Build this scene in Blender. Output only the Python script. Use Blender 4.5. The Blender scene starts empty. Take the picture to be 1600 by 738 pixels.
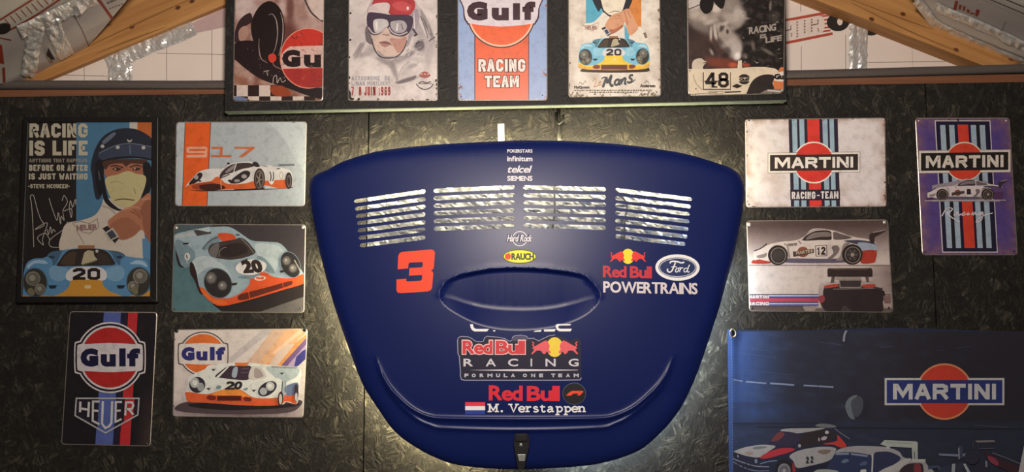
import bpy, bmesh, math, random
import numpy as np
from mathutils import Vector, noise
from mathutils.geometry import tessellate_polygon, delaunay_2d_cdt

# ------------------------------------------------------------------ camera, world, lights, exposure
SC = bpy.context.scene
COL = SC.collection
F_PX, CX, CY = 1250.0, 800.0, 369.0          # focal length in pixels of the 1600x738 frame
CAM = Vector((0.0, -1.72, 1.50))
PITCH = math.radians(5.0)
cam_d = bpy.data.cameras.new('camera')
cam_d.sensor_width = 36.0
cam_d.lens = 36.0 * F_PX / 1600.0
cam_o = bpy.data.objects.new('camera', cam_d)
cam_o.location = CAM
cam_o.rotation_euler = (math.pi / 2 + PITCH, 0, 0)
COL.objects.link(cam_o)
SC.camera = cam_o

world = bpy.data.worlds.new('world')
SC.world = world
world.use_nodes = True
world.node_tree.nodes['Background'].inputs[0].default_value = (1.0, 0.86, 0.76, 1)
world.node_tree.nodes['Background'].inputs[1].default_value = 0.075

def area_lamp(name, loc, target, size, power, color):
    d = bpy.data.lights.new(name, 'AREA')
    d.shape = 'DISK'
    d.size = size
    d.energy = power
    d.color = color
    o = bpy.data.objects.new(name, d)
    o.location = loc
    o.rotation_euler = (Vector(target) - Vector(loc)).to_track_quat('-Z', 'Y').to_euler()
    COL.objects.link(o)
    return o
area_lamp('lamp_above_camera', (0.02, -1.50, 1.98), (0.0, 0.0, 1.80), 0.22, 25.0, (1.0, 0.88, 0.78))  # unseen lamp just above the camera, height set for the cover's sheen

vs = SC.view_settings
vs.view_transform = 'Standard'
vs.look = 'None'
vs.gamma = 1.0
vs.use_curve_mapping = False
vs.exposure = 0.0

# ------------------------------------------------------------------ helpers
CP, SP_ = math.cos(PITCH), math.sin(PITCH)
def ray(px, py):
    a = (px - CX) / F_PX
    b = -(py - CY) / F_PX
    return Vector((a, CP - b * SP_, SP_ + b * CP))
def U(px, py, Y=0.0):
    """point of the photograph's ray that lies at depth Y (wall face is Y = 0)"""
    r = ray(px, py)
    return CAM + r * ((Y - CAM.y) / r.y)
def UP(px, py, p0, nrm):
    r = ray(px, py)
    return CAM + r * ((p0 - CAM).dot(nrm) / r.dot(nrm))

def lin(c):
    out = []
    for v in c[:3]:
        v = v / 255.0
        out.append(v / 12.92 if v <= 0.04045 else ((v + 0.055) / 1.055) ** 2.4)
    return out

def mesh_obj(name, verts, faces, mat=None, parent=None, smooth=False, origin=None):
    me = bpy.data.meshes.new(name)
    org = Vector(origin) if origin is not None else Vector((0, 0, 0))
    if parent is not None:
        org = Vector(parent['org']) if 'org' in parent else Vector(parent.location)
    me.from_pydata([tuple(Vector(v) - org) for v in verts], [], faces)
    me.update()
    if mat: me.materials.append(mat)
    if smooth:
        me.polygons.foreach_set('use_smooth', [True] * len(me.polygons))
    o = bpy.data.objects.new(name, me)
    COL.objects.link(o)
    if parent is not None:
        o.parent = parent
        o['org'] = tuple(org)
    else:
        o.location = org
        o['org'] = tuple(org)
    return o
def fix_normals(o):
    bm = bmesh.new(); bm.from_mesh(o.data)
    bmesh.ops.recalc_face_normals(bm, faces=bm.faces)
    bm.to_mesh(o.data); bm.free()
def empty(name, loc):
    o = bpy.data.objects.new(name, None)
    o.empty_display_size = 0.05
    o.location = loc
    o['org'] = tuple(loc)
    COL.objects.link(o)
    return o
def tag(o, label, cat, group=None):
    o['label'] = label; o['category'] = cat
    if group: o['group'] = group
    return o
def structure(o, label=None, cat=None):
    o['kind'] = 'structure'
    if label: o['label'] = label
    if cat: o['category'] = cat
    return o

def prism_pts(front, back):
    """closed prism from two matching 3D outlines"""
    n = len(front)
    vs_ = list(front) + list(back)
    tri = tessellate_polygon([[Vector((p[0], p[2], 0)) for p in front]])
    fs = [tuple(t) for t in tri] + [tuple(n + i for i in reversed(t)) for t in tri]
    for i in range(n):
        j = (i + 1) % n
        fs.append((i, j, n + j, n + i))
    return vs_, fs
def slab(name, px, y0, y1, mat, parent=None, origin=None, bevel=0.0, square=True):
    """slab from a pixel outline read at its front face y0, straight back to depth y1"""
    fr = [U(x, y, y0) for x, y in px]
    bk = [Vector((p.x, y1, p.z)) for p in fr]
    v, f = prism_pts(fr, bk)
    o = mesh_obj(name, v, f, mat, parent, origin=origin)
    fix_normals(o)
    if bevel:
        m = o.modifiers.new('bevel', 'BEVEL'); m.width = bevel; m.segments = 2; m.limit_method = 'ANGLE'
    return o
def tube(name, pts, r, mat, parent=None, n=10, closed=False, origin=None, caps=True):
    pts = [Vector(p) for p in pts]
    v, f = [], []
    m = len(pts)
    up0 = Vector((0, 1, 0.13)).normalized()
    for i, p in enumerate(pts):
        a = pts[(i - 1) % m] if (closed or i > 0) else p
        b = pts[(i + 1) % m] if (closed or i < m - 1) else p
        t = (b - a).normalized()
        s = t.cross(up0)
        if s.length < 1e-4: s = t.cross(Vector((1, 0, 0)))
        s.normalize(); w = s.cross(t).normalized()
        rr = r[i] if isinstance(r, (list, tuple)) else r
        for k in range(n):
            an = 2 * math.pi * k / n
            v.append(p + s * (math.cos(an) * rr) + w * (math.sin(an) * rr))
    rng = m if closed else m - 1
    for i in range(rng):
        j = (i + 1) % m
        for k in range(n):
            l = (k + 1) % n
            f.append((i * n + k, i * n + l, j * n + l, j * n + k))
    if caps and not closed:
        f.append(tuple(range(n))[::-1]); f.append(tuple((m - 1) * n + k for k in range(n)))
    o = mesh_obj(name, v, f, mat, parent, smooth=True, origin=origin)
    fix_normals(o)
    return o
def dome(name, c, r, h, mat, parent, n=10, rings=3):
    """little domed head facing the room (-Y)"""
    v, f = [], []
    for i in range(rings):
        a = (math.pi / 2) * i / rings
        for k in range(n):
            t = 2 * math.pi * k / n
            v.append(Vector(c) + Vector((r * math.cos(a) * math.cos(t), -h * math.sin(a), r * math.cos(a) * math.sin(t))))
    v.append(Vector(c) + Vector((0, -h, 0)))
    for i in range(rings - 1):
        for k in range(n):
            l = (k + 1) % n
            f.append((i * n + k, i * n + l, (i + 1) * n + l, (i + 1) * n + k))
    for k in range(n):
        f.append(((rings - 1) * n + k, (rings - 1) * n + (k + 1) % n, len(v) - 1))
    f.append(tuple(range(n))[::-1])
    o = mesh_obj(name, v, f, mat, parent, smooth=True)
    fix_normals(o)
    return o

def catmull(pts, closed=True, n=6):
    m = len(pts); out = []
    rng = range(m) if closed else range(m - 1)
    for i in rng:
        if closed: p0, p1, p2, p3 = pts[(i - 1) % m], pts[i], pts[(i + 1) % m], pts[(i + 2) % m]
        else: p0, p1, p2, p3 = pts[max(i - 1, 0)], pts[i], pts[i + 1], pts[min(i + 2, m - 1)]
        for k in range(n):
            t = k / n
            out.append(tuple(0.5 * (2 * p1[d] + (p2[d] - p0[d]) * t + (2 * p0[d] - 5 * p1[d] + 4 * p2[d] - p3[d]) * t * t
                             + (3 * p1[d] - p0[d] - 3 * p2[d] + p3[d]) * t ** 3) for d in (0, 1)))
    if not closed: out.append(tuple(pts[-1][:2]))
    return out

# ------------------------------------------------------------------ materials
class NT:
    def __init__(s, name):
        s.m = bpy.data.materials.new(name); s.m.use_nodes = True
        s.t = s.m.node_tree; s.b = s.t.nodes['Principled BSDF']
    def n(s, typ, **kw):
        nd = s.t.nodes.new('ShaderNode' + typ)
        for k, v in kw.items(): setattr(nd, k, v)
        return nd
    def l(s, a, b): s.t.links.new(a, b)
    def ramp(s, fac, stops):
        r = s.n('ValToRGB'); e = r.color_ramp.elements
        while len(e) < len(stops): e.new(0.5)
        for el, (p, c) in zip(e, stops):
            el.position = p; el.color = (*c, 1) if len(c) == 3 else c
        s.l(fac, r.inputs[0]); return r.outputs[0]
    def math(s, op, a, b=None):
        nd = s.n('Math', operation=op)
        for i, v in enumerate((a, b)):
            if v is None: continue
            if isinstance(v, (int, float)): nd.inputs[i].default_value = v
            else: s.l(v, nd.inputs[i])
        return nd.outputs[0]
    def mix(s, fac, a, b, blend='MIX'):
        nd = s.n('Mix', data_type='RGBA', blend_type=blend)
        for i, v in ((0, fac), (6, a), (7, b)):
            if isinstance(v, (int, float)): nd.inputs[i].default_value = v
            elif isinstance(v, tuple): nd.inputs[i].default_value = (*v, 1)
            else: s.l(v, nd.inputs[i])
        return nd.outputs[2]
    def coords(s):
        return s.n('NewGeometry').outputs['Position']
    def noise(s, vec, scale, detail=4, rough=.55, dist=0.0):
        nd = s.n('TexNoise'); nd.inputs['Scale'].default_value = scale; nd.inputs['Detail'].default_value = detail
        nd.inputs['Roughness'].default_value = rough; nd.inputs['Distortion'].default_value = dist
        s.l(vec, nd.inputs['Vector']); return nd.outputs['Fac']
    def bump(s, h, strength, dist):
        nd = s.n('Bump'); nd.inputs['Strength'].default_value = strength; nd.inputs['Distance'].default_value = dist
        s.l(h, nd.inputs['Height']); s.l(nd.outputs[0], s.b.inputs['Normal'])

def simple(name, rgb, rough=.5, metal=0.0, nscale=60.0, var=.15, bump=0.0, spec=.5):
    t = NT(name)
    v = t.noise(t.coords(), nscale)
    c = tuple(lin(rgb))
    t.l(t.mix(v, tuple(x * (1 - var) for x in c), tuple(min(1, x * (1 + var)) for x in c)), t.b.inputs['Base Color'])
    t.b.inputs['Roughness'].default_value = rough
    t.b.inputs['Metallic'].default_value = metal
    t.b.inputs['Specular IOR Level'].default_value = spec
    if bump: t.bump(v, bump, .002)
    return t.m

def osb_mat(name, dark, mid, light, bump=.6):
    t = NT(name)
    pos = t.coords()
    def strands(scale, seed, lo, hi):
        ad = t.n('VectorMath', operation='ADD'); t.l(pos, ad.inputs[0]); ad.inputs[1].default_value = (seed, seed * .37, seed * 1.7)
        wob = t.n('TexNoise'); wob.inputs['Scale'].default_value = 30; t.l(ad.outputs[0], wob.inputs['Vector'])
        sc_ = t.n('VectorMath', operation='SCALE'); t.l(wob.outputs['Color'], sc_.inputs[0]); sc_.inputs['Scale'].default_value = .012
        a2 = t.n('VectorMath', operation='ADD'); t.l(ad.outputs[0], a2.inputs[0]); t.l(sc_.outputs[0], a2.inputs[1])
        vo = t.n('TexVoronoi'); vo.inputs['Scale'].default_value = scale; t.l(a2.outputs[0], vo.inputs['Vector'])
        sep = t.n('SeparateColor'); t.l(vo.outputs['Color'], sep.inputs[0])
        rot = t.n('VectorRotate', rotation_type='Y_AXIS'); t.l(ad.outputs[0], rot.inputs['Vector'])
        t.l(t.math('MULTIPLY', sep.outputs[0], 2.6), rot.inputs['Angle'])
        mp = t.n('Mapping'); mp.inputs['Scale'].default_value = (22, 60, 120); t.l(rot.outputs[0], mp.inputs[0])
        nz = t.noise(mp.outputs[0], 1.0, 3, .6)
        ma = t.n('MapRange'); ma.inputs[1].default_value = lo; ma.inputs[2].default_value = hi; t.l(nz, ma.inputs[0])
        return ma.outputs[0], sep.outputs[1]
    s1, r1 = strands(46, 3.1, .34, .76)
    s2, r2 = strands(95, 7.7, .38, .80)
    h = t.math('ADD', t.math('MULTIPLY', s1, r1), t.math('MULTIPLY', s2, t.math('MULTIPLY', r2, .7)))
    big = t.ramp(t.noise(pos, 9.0, 6, .65), [(.38, (0, 0, 0)), (.66, (1, 1, 1))])
    c = t.ramp(h, [(.0, dark), (.45, mid), (.95, light)])
    c = t.mix(t.math('MULTIPLY', big, .75), c, dark)
    t.l(c, t.b.inputs['Base Color'])
    t.b.inputs['Roughness'].default_value = .62
    t.b.inputs['Specular IOR Level'].default_value = .35
    t.bump(h, bump, .004)
    return t.m

def wood_mat(name, a, b, ang=0.0, knots=True):
    t = NT(name)
    pos = t.coords()
    rot = t.n('VectorRotate', rotation_type='Y_AXIS'); rot.inputs['Angle'].default_value = ang; t.l(pos, rot.inputs['Vector'])
    mp = t.n('Mapping'); mp.inputs['Scale'].default_value = (1.3, 14, 26); t.l(rot.outputs[0], mp.inputs[0])
    g = t.noise(mp.outputs[0], 1.6, 5, .6, .8)
    c = t.ramp(g, [(.3, tuple(lin(a))), (.7, tuple(lin(b)))])
    if knots:
        mp2 = t.n('Mapping'); mp2.inputs['Scale'].default_value = (5, 9, 11); t.l(rot.outputs[0], mp2.inputs[0])
        vo = t.n('TexVoronoi'); vo.inputs['Scale'].default_value = 1.0; t.l(mp2.outputs[0], vo.inputs['Vector'])
        k = t.ramp(vo.outputs['Distance'], [(.05, (1, 1, 1)), (.14, (0, 0, 0))])
        c = t.mix(k, c, tuple(x * .4 for x in lin(a)))
    t.l(c, t.b.inputs['Base Color'])
    t.b.inputs['Roughness'].default_value = .65
    t.bump(g, .15, .002)
    return t.m

def print_mat(name, rough=.38, wear=.12, coat=0.0):
    t = NT(name)
    at = t.n('Attribute', attribute_name='ink')
    v = t.noise(t.coords(), 55, 6, .7)
    v2 = t.noise(t.coords(), 400, 2, .5)
    m = t.ramp(v, [(.30, (1 - 2.4 * wear,) * 3), (.52, (1, 1, 1))])
    c = t.mix(1.0, at.outputs['Color'], m, 'MULTIPLY')
    g = t.ramp(v2, [(.3, (.9, .9, .9)), (.7, (1, 1, 1))])
    c = t.mix(1.0, c, g, 'MULTIPLY')
    t.l(c, t.b.inputs['Base Color'])
    t.b.inputs['Roughness'].default_value = rough
    t.b.inputs['Coat Weight'].default_value = coat
    t.b.inputs['Coat Roughness'].default_value = .2
    return t.m

def emit_mat(name, col, strength):
    t = NT(name)
    t.b.inputs['Base Color'].default_value = (.8, .8, .8, 1)
    t.b.inputs['Emission Color'].default_value = (*col, 1)
    t.b.inputs['Emission Strength'].default_value = strength
    return t.m

M = {}
M['osb'] = osb_mat('dark_strand_board', (.0066, .0049, .0038), (.0190, .0158, .0112), (.078, .068, .047), .55)
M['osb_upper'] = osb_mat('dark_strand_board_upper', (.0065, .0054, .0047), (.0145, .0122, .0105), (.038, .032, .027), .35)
M['plate_wood'] = wood_mat('plate_wood', (98, 58, 36), (126, 80, 52), 0, False)
M['rafter_l'] = wood_mat('rafter_pine', (150, 100, 50), (190, 140, 82), math.radians(23))
M['rafter_r'] = wood_mat('rafter_pine_other', (150, 100, 50), (190, 140, 82), math.radians(-23))
M['pipe'] = simple('grey_foam', (80, 72, 68), .7, 0, 200, .2, .2)
M['foil_board'] = simple('white_foil_facing', (222, 208, 198), .45, 0, 14, .05, .05)
M['foil_ceiling'] = simple('aluminium_foil_facing', (178, 172, 168), .42, .35, 9, .12, .1)
M['tape'] = simple('crumpled_aluminium_tape', (222, 220, 216), .30, .6, 40, .08)
M['gap'] = simple('dark_gap', (14, 12, 10), .9)
M['steel'] = simple('worn_steel', (150, 154, 150), .4, .6, 90, .1)
M['tin'] = simple('tin_edge', (170, 160, 150), .4, .6, 150, .3)
M['chain'] = simple('dark_chain', (60, 58, 54), .45, .8)
M['black'] = simple('black_plastic', (16, 16, 18), .4, 0, 80, .2)
M['frame'] = simple('black_frame', (14, 12, 12), .45, 0, 60, .3)
M['cable'] = simple('black_cable', (10, 10, 10), .5)
M['brass'] = simple('grommet_metal', (190, 175, 150), .3, .9)
M['print'] = print_mat('tin_print', .36, .10)
M['paper'] = print_mat('paper_print', .5, .04)
M['cloth'] = print_mat('cloth_print', .85, .06)
M['decal'] = print_mat('vinyl_decal', .6, .02)
# ------------------------------------------------------------------ flat print: inked shapes laid on a surface
GLYPH = {}
def load_glyphs(chars):
    objs = []
    for ch in sorted(set(chars)):
        if ch == ' ': continue
        cu = bpy.data.curves.new('glyph', 'FONT'); cu.body = ch; cu.resolution_u = 3
        o = bpy.data.objects.new('glyph', cu); COL.objects.link(o); objs.append((ch, o))
    dg = bpy.context.evaluated_depsgraph_get()
    for ch, o in objs:
        me = bpy.data.meshes.new_from_object(o.evaluated_get(dg))
        bm = bmesh.new(); bm.from_mesh(me)
        bmesh.ops.triangulate(bm, faces=bm.faces)
        bmesh.ops.remove_doubles(bm, verts=bm.verts, dist=1e-5)
        bm.verts.index_update()
        v = [(w.co.x, w.co.y) for w in bm.verts]
        t = [tuple(w.index for w in f.verts) for f in bm.faces]
        e = []
        for ed in bm.edges:
            if len(ed.link_faces) == 1:
                third = [w for w in ed.link_faces[0].verts if w not in ed.verts][0]
                e.append((ed.verts[0].index, ed.verts[1].index, third.index))
        GLYPH[ch] = (v, t, e)
        bm.free(); bpy.data.meshes.remove(me)
        cu = o.data; bpy.data.objects.remove(o); bpy.data.curves.remove(cu)
load_glyphs('ABCDEFGHIJKLMNOPQRSTUVWXYZabcdefghijklmnopqrstuvwxyz0123456789.,-&')

_O = [(.28, 0), (.72, 0), (1, .16), (1, .84), (.72, 1), (.28, 1), (0, .84), (0, .16), (.28, 0)]
_C = [(1, .30), (1, .16), (.72, 0), (.28, 0), (0, .16), (0, .84), (.28, 1), (.72, 1), (1, .84), (1, .70)]
_S = [(1, .27), (1, .14), (.74, 0), (.26, 0), (0, .14), (0, .34), (.18, .45), (.82, .55), (1, .66), (1, .86), (.74, 1), (.26, 1), (0, .86), (0, .73)]
STROKES = {
    'A': ([(0, 1), (.42, 0), (.58, 0), (1, 1)], [(.24, .70), (.76, .70)]), 'B': ([(0, 0), (.7, 0), (.95, .12), (.95, .38), (.7, .5), (1, .62), (1, .88), (.74, 1), (0, 1), (0, 0)], [(.1, .5), (.6, .5)]),
    'C': (_C,), 'D': ([(0, 0), (.6, 0), (1, .2), (1, .8), (.6, 1), (0, 1), (0, 0)],), 'E': ([(1, 0), (0, 0), (0, 1), (1, 1)], [(.1, .5), (.84, .5)]), 'F': ([(1, 0), (0, 0), (0, 1)], [(.1, .5), (.82, .5)]),
    'G': (_C[:-1] + [(1, .84), (1, .55), (.62, .55)],), 'H': ([(0, 0), (0, 1)], [(1, 0), (1, 1)], [(.1, .5), (.9, .5)]), 'I': ([(.5, 0), (.5, 1)],), 'J': ([(1, 0), (1, .84), (.72, 1), (.28, 1), (0, .84), (0, .7)],),
    'K': ([(0, 0), (0, 1)], [(1, 0), (.15, .55)], [(.35, .42), (1, 1)]), 'L': ([(0, 0), (0, 1), (1, 1)],), 'M': ([(0, 1), (0, 0), (.12, 0), (.5, .8), (.88, 0), (1, 0), (1, 1)],), 'N': ([(0, 1), (0, 0), (.1, 0), (.9, 1), (1, 1), (1, 0)],),
    'O': (_O,), 'P': ([(0, 1), (0, 0), (.72, 0), (1, .14), (1, .42), (.72, .56), (.1, .56)],), 'Q': (_O, [(.6, .75), (1, 1)]), 'R': ([(0, 1), (0, 0), (.72, 0), (1, .12), (1, .40), (.72, .52), (.1, .52)], [(.62, .56), (1, 1)]),
    'S': (_S,), 'T': ([(0, 0), (1, 0)], [(.5, .1), (.5, 1)]), 'U': ([(0, 0), (0, .84), (.28, 1), (.72, 1), (1, .84), (1, 0)],), 'V': ([(0, 0), (.44, 1), (.56, 1), (1, 0)],), 'W': ([(0, 0), (.22, 1), (.3, 1), (.5, .2), (.7, 1), (.78, 1), (1, 0)],),
    'Y': ([(0, 0), (.5, .52), (1, 0)], [(.5, .5), (.5, 1)]), '0': (_O,), '1': ([(0, .22), (.9, 0), (.9, 1)],), '2': ([(0, .28), (0, .16), (.28, 0), (.72, 0), (1, .16), (1, .36), (0, .92), (0, 1), (1, 1)],),
    '4': ([(.78, 1), (.78, 0), (.66, 0), (0, .66), (0, .74), (1, .74)],), '6': ([(1, .24), (1, .16), (.72, 0), (.28, 0), (0, .16), (0, .84), (.28, 1), (.72, 1), (1, .84), (1, .58), (.72, .44), (.1, .44)],),
    '7': ([(0, 0), (1, 0), (1, .08), (.35, 1)],), '8': ([(.28, 0), (.72, 0), (.94, .12), (.94, .36), (.72, .47), (.28, .47), (.06, .36), (.06, .12), (.28, 0)], [(.28, .47), (.72, .47), (1, .60), (1, .86), (.72, 1), (.28, 1), (0, .86), (0, .60), (.28, .47)]),
    '9': ([(0, .76), (0, .84), (.28, 1), (.72, 1), (1, .84), (1, .16), (.72, 0), (.28, 0), (0, .16), (0, .42), (.28, .56), (.9, .56)],), '-': ([(0, .55), (1, .55)],), '.': ([(.5, .98), (.5, 1)],),
}
LAYER = 0.00003
class Print:
    def __init__(s, gain=1.0, clip=None, tint=(1, 1, 1)):
        s.gain, s.clip, s.tint = gain, clip, tint
        s.parts = {}; s.cur = None; s.layer = 0
        s.fr(0, 0, 1); s.part('print')
    def part(s, name):
        s.cur = s.parts.setdefault(name, ([], [], [])); return s
    def fr(s, x0, y0, k, ky=None):
        s.f = (x0, y0, 1.0 / k, 1.0 / (ky or k)); return s
    def sub(s, ax, bx, ay, by):
        """affine inside the present frame: x -> ax*x+bx"""
        x0, y0, kx, ky = s.f
        s.f = (x0 + bx * kx, y0 + by * ky, kx * ax, ky * ay); return s
    def P(s, p): return (s.f[0] + p[0] * s.f[2], s.f[1] + p[1] * s.f[3])
    def c(s, col):
        l = lin(col)
        return tuple(min(.92, l[i] * s.gain * s.tint[i]) for i in range(3))
    def raw(s, pts, tris, cols):
        v, f, c = s.cur; b = len(v); z = s.layer
        v += [(p[0], p[1], z) for p in pts]
        f += [tuple(b + i for i in t) for t in tris]
        c += cols if isinstance(cols, list) else [cols] * len(pts)
    def _clip(s, pts):
        if s.clip is None: return pts
        q = s.clip
        ar = sum(q[i][0] * q[(i + 1) % len(q)][1] - q[(i + 1) % len(q)][0] * q[i][1] for i in range(len(q)))
        sg = 1 if ar > 0 else -1
        for i in range(len(q)):
            a, b = q[i], q[(i + 1) % len(q)]
            def side(p): return sg * ((b[0] - a[0]) * (p[1] - a[1]) - (b[1] - a[1]) * (p[0] - a[0]))
            out = []
            for j in range(len(pts)):
                p, n = pts[j], pts[(j + 1) % len(pts)]
                dp, dn = side(p), side(n)
                if dp >= 0: out.append(p)
                if (dp >= 0) != (dn >= 0):
                    t = dp / (dp - dn)
                    out.append((p[0] + t * (n[0] - p[0]), p[1] + t * (n[1] - p[1])))
            pts = out
            if len(pts) < 3: return []
        return pts
    def _fill(s, pts, col, step=True):
        pts = s._clip(pts)
        if len(pts) < 3: return
        tr = tessellate_polygon([[Vector((p[0], p[1], 0)) for p in pts]])
        if step: s.layer += 1
        s.raw(pts, tr, col)
    def poly(s, pts, col): s._fill([s.P(p) for p in pts], s.c(col)); return s
    def rect(s, x0, y0, x1, y1, col): return s.poly([(x0, y0), (x1, y0), (x1, y1), (x0, y1)], col)
    def sp(s, pts, col, n=5): s._fill([s.P(p) for p in catmull(pts, True, n)], s.c(col)); return s
    def ell(s, cx, cy, rx, ry, col, rot=0.0, a0=0, a1=360, n=40):
        r = math.radians(rot); pts = []
        m = max(6, int(n * (a1 - a0) / 360))
        for i in range(m + (0 if a1 - a0 >= 360 else 1)):
            a = math.radians(a0 + (a1 - a0) * i / m)
            x, y = rx * math.cos(a), ry * math.sin(a)
            pts.append(s.P((cx + x * math.cos(r) - y * math.sin(r), cy + x * math.sin(r) + y * math.cos(r))))
        s._fill(pts, s.c(col)); return s
    def line(s, pts, w, col, smooth=False, closed=False, taper=False):
        """stroke of width w (frame units)"""
        if smooth: pts = catmull(pts, closed, 5)
        q = [s.P(p) for p in pts]; w = w * abs(s.f[2]) * .5
        m = len(q); L, R = [], []
        for i in range(m):
            a = q[(i - 1) % m] if (closed or i) else q[i]
            b = q[(i + 1) % m] if (closed or i < m - 1) else q[i]
            def nv(u, v):
                d = math.hypot(v[0] - u[0], v[1] - u[1]) or 1e-9
                return (-(v[1] - u[1]) / d, (v[0] - u[0]) / d)
            n1 = nv(a, q[i]) if a != q[i] else nv(q[i], b)
            n2 = nv(q[i], b) if b != q[i] else n1
            nx, ny = n1[0] + n2[0], n1[1] + n2[1]
            d = nx * nx + ny * ny
            k = min(2.0 / d, 1.6) if d > 1e-6 else 1.0
            ww = w * (1 - .75 * abs(2 * i / max(1, m - 1) - 1)) if taper else w
            L.append((q[i][0] + nx * k * ww, q[i][1] + ny * k * ww))
            R.append((q[i][0] - nx * k * ww, q[i][1] - ny * k * ww))
        s.layer += 1
        for i in range(m if closed else m - 1):
            j = (i + 1) % m
            s._fill([L[i], L[j], R[j], R[i]], s.c(col), False)
        return s
    def ring(s, cx, cy, rx, ry, w, col, n=40):
        return s.line([(cx + rx * math.cos(2 * math.pi * i / n), cy + ry * math.sin(2 * math.pi * i / n)) for i in range(n)], w, col, closed=True)
    def field(s, x0, y0, x1, y1, nx, ny, fn):
        """grid of inked points; fn(u, v, x, y) gives the colour"""
        pts, cols, tr = [], [], []
        for j in range(ny + 1):
            for i in range(nx + 1):
                u, v = i / nx, j / ny
                x, y = x0 + (x1 - x0) * u, y0 + (y1 - y0) * v
                pts.append(s.P((x, y))); cols.append(s.c(fn(u, v, x, y)))
        for j in range(ny):
            for i in range(nx):
                a = j * (nx + 1) + i
                tr += [(a, a + 1, a + nx + 2), (a, a + nx + 2, a + nx + 1)]
        s.layer += 1; s.raw(pts, tr, cols); return s
    def qfield(s, q, nx, ny, fn):
        """the same over a quadrilateral TL, TR, BR, BL given in photo pixels"""
        pts, cols, tr = [], [], []
        for j in range(ny + 1):
            for i in range(nx + 1):
                u, v = i / nx, j / ny
                p = [q[0][d] * (1 - u) * (1 - v) + q[1][d] * u * (1 - v) + q[2][d] * u * v + q[3][d] * (1 - u) * v for d in (0, 1)]
                pts.append(tuple(p)); cols.append(s.c(fn(u, v, p[0], p[1])))
        for j in range(ny):
            for i in range(nx):
                a = j * (nx + 1) + i
                tr += [(a, a + 1, a + nx + 2), (a, a + nx + 2, a + nx + 1)]
        s.layer += 1; s.raw(pts, tr, cols); return s
    def soft(s, q, nx, ny, base, blobs):
        """airbrushed picture: soft-edged ellipses (x, y, rx, ry, angle, colour, edge, opacity) blended over a base"""
        bl = []
        for x, y, rx, ry, rot, col, edge, op in blobs:
            X, Y = s.P((x, y)); a = math.radians(rot)
            bl.append((X, Y, rx * s.f[2], ry * s.f[3], math.cos(a), math.sin(a), col, edge, op))
        def fn(u, v, x, y):
            c = base(u, v, x, y)
            for X, Y, rx, ry, ca, sa, col, edge, op in bl:
                dx, dy = x - X, y - Y
                if abs(dx) + abs(dy) > 2.4 * (rx + ry): continue
                d = math.hypot((dx * ca + dy * sa) / rx, (-dx * sa + dy * ca) / ry)
                t = (1 + edge - d) / (2 * edge)
                if t > 0: c = mixc(c, col, op * (1 if t > 1 else t * t * (3 - 2 * t)))
            return c
        return s.qfield(q, nx, ny, fn)
    def text(s, body, x0, y0, x1, y1, col, bold=0.0, shear=0.0, slope=0.0, gap=.085, warp=None):
        """lettering whose ink fills the box; bold = growth of the outline in frame units"""
        V, T, E, x = [], [], [], 0.0
        for ch in body:
            if ch == ' ': x += .34 + gap; continue
            v, t, e = GLYPH[ch]
            lo = min(p[0] for p in v); hi = max(p[0] for p in v); b = len(V)
            V += [(p[0] - lo + x, p[1]) for p in v]
            T += [tuple(b + i for i in q) for q in t]; E += [tuple(b + i for i in q) for q in e]
            x += hi - lo + gap
        ax, bx = min(p[0] for p in V), max(p[0] for p in V)
        ay, by = min(p[1] for p in V), max(p[1] for p in V)
        x0 += bold; x1 -= bold; y0 += bold; y1 -= bold
        Q = []
        for p in V:
            u, w = (p[0] - ax) / (bx - ax), (p[1] - ay) / (by - ay)
            X, Y = x0 + (x1 - x0) * u, y1 + (y0 - y1) * w
            X += shear * (y1 - Y); Y += slope * (X - x0)
            if warp: X, Y = warp(u, w, X, Y)
            Q.append(s.P((X, Y)))
        s.layer += 1; cc = s.c(col)
        s.raw(Q, T, cc)
        if bold:
            d = bold * abs(s.f[2]); acc = {}
            for a, b, t in E:
                ex, ey = Q[b][0] - Q[a][0], Q[b][1] - Q[a][1]
                L = math.hypot(ex, ey) or 1e-9; nx, ny = -ey / L, ex / L
                if nx * (Q[t][0] - Q[a][0]) + ny * (Q[t][1] - Q[a][1]) > 0: nx, ny = -nx, -ny
                acc.setdefault(a, []).append((nx, ny)); acc.setdefault(b, []).append((nx, ny))
            off = {}
            for i, ns in acc.items():
                nx = sum(n[0] for n in ns); ny = sum(n[1] for n in ns); dd = nx * nx + ny * ny
                k = min(len(ns) / dd, 1.3) if dd > 1e-4 else 0
                off[i] = (Q[i][0] + nx * k * d, Q[i][1] + ny * k * d)
            pts, tr = [], []
            for a, b, t in E:
                n = len(pts); pts += [Q[a], Q[b], off[b], off[a]]; tr += [(n, n + 1, n + 2), (n, n + 2, n + 3)]
            s.raw(pts, tr, cc)
        return s
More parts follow.
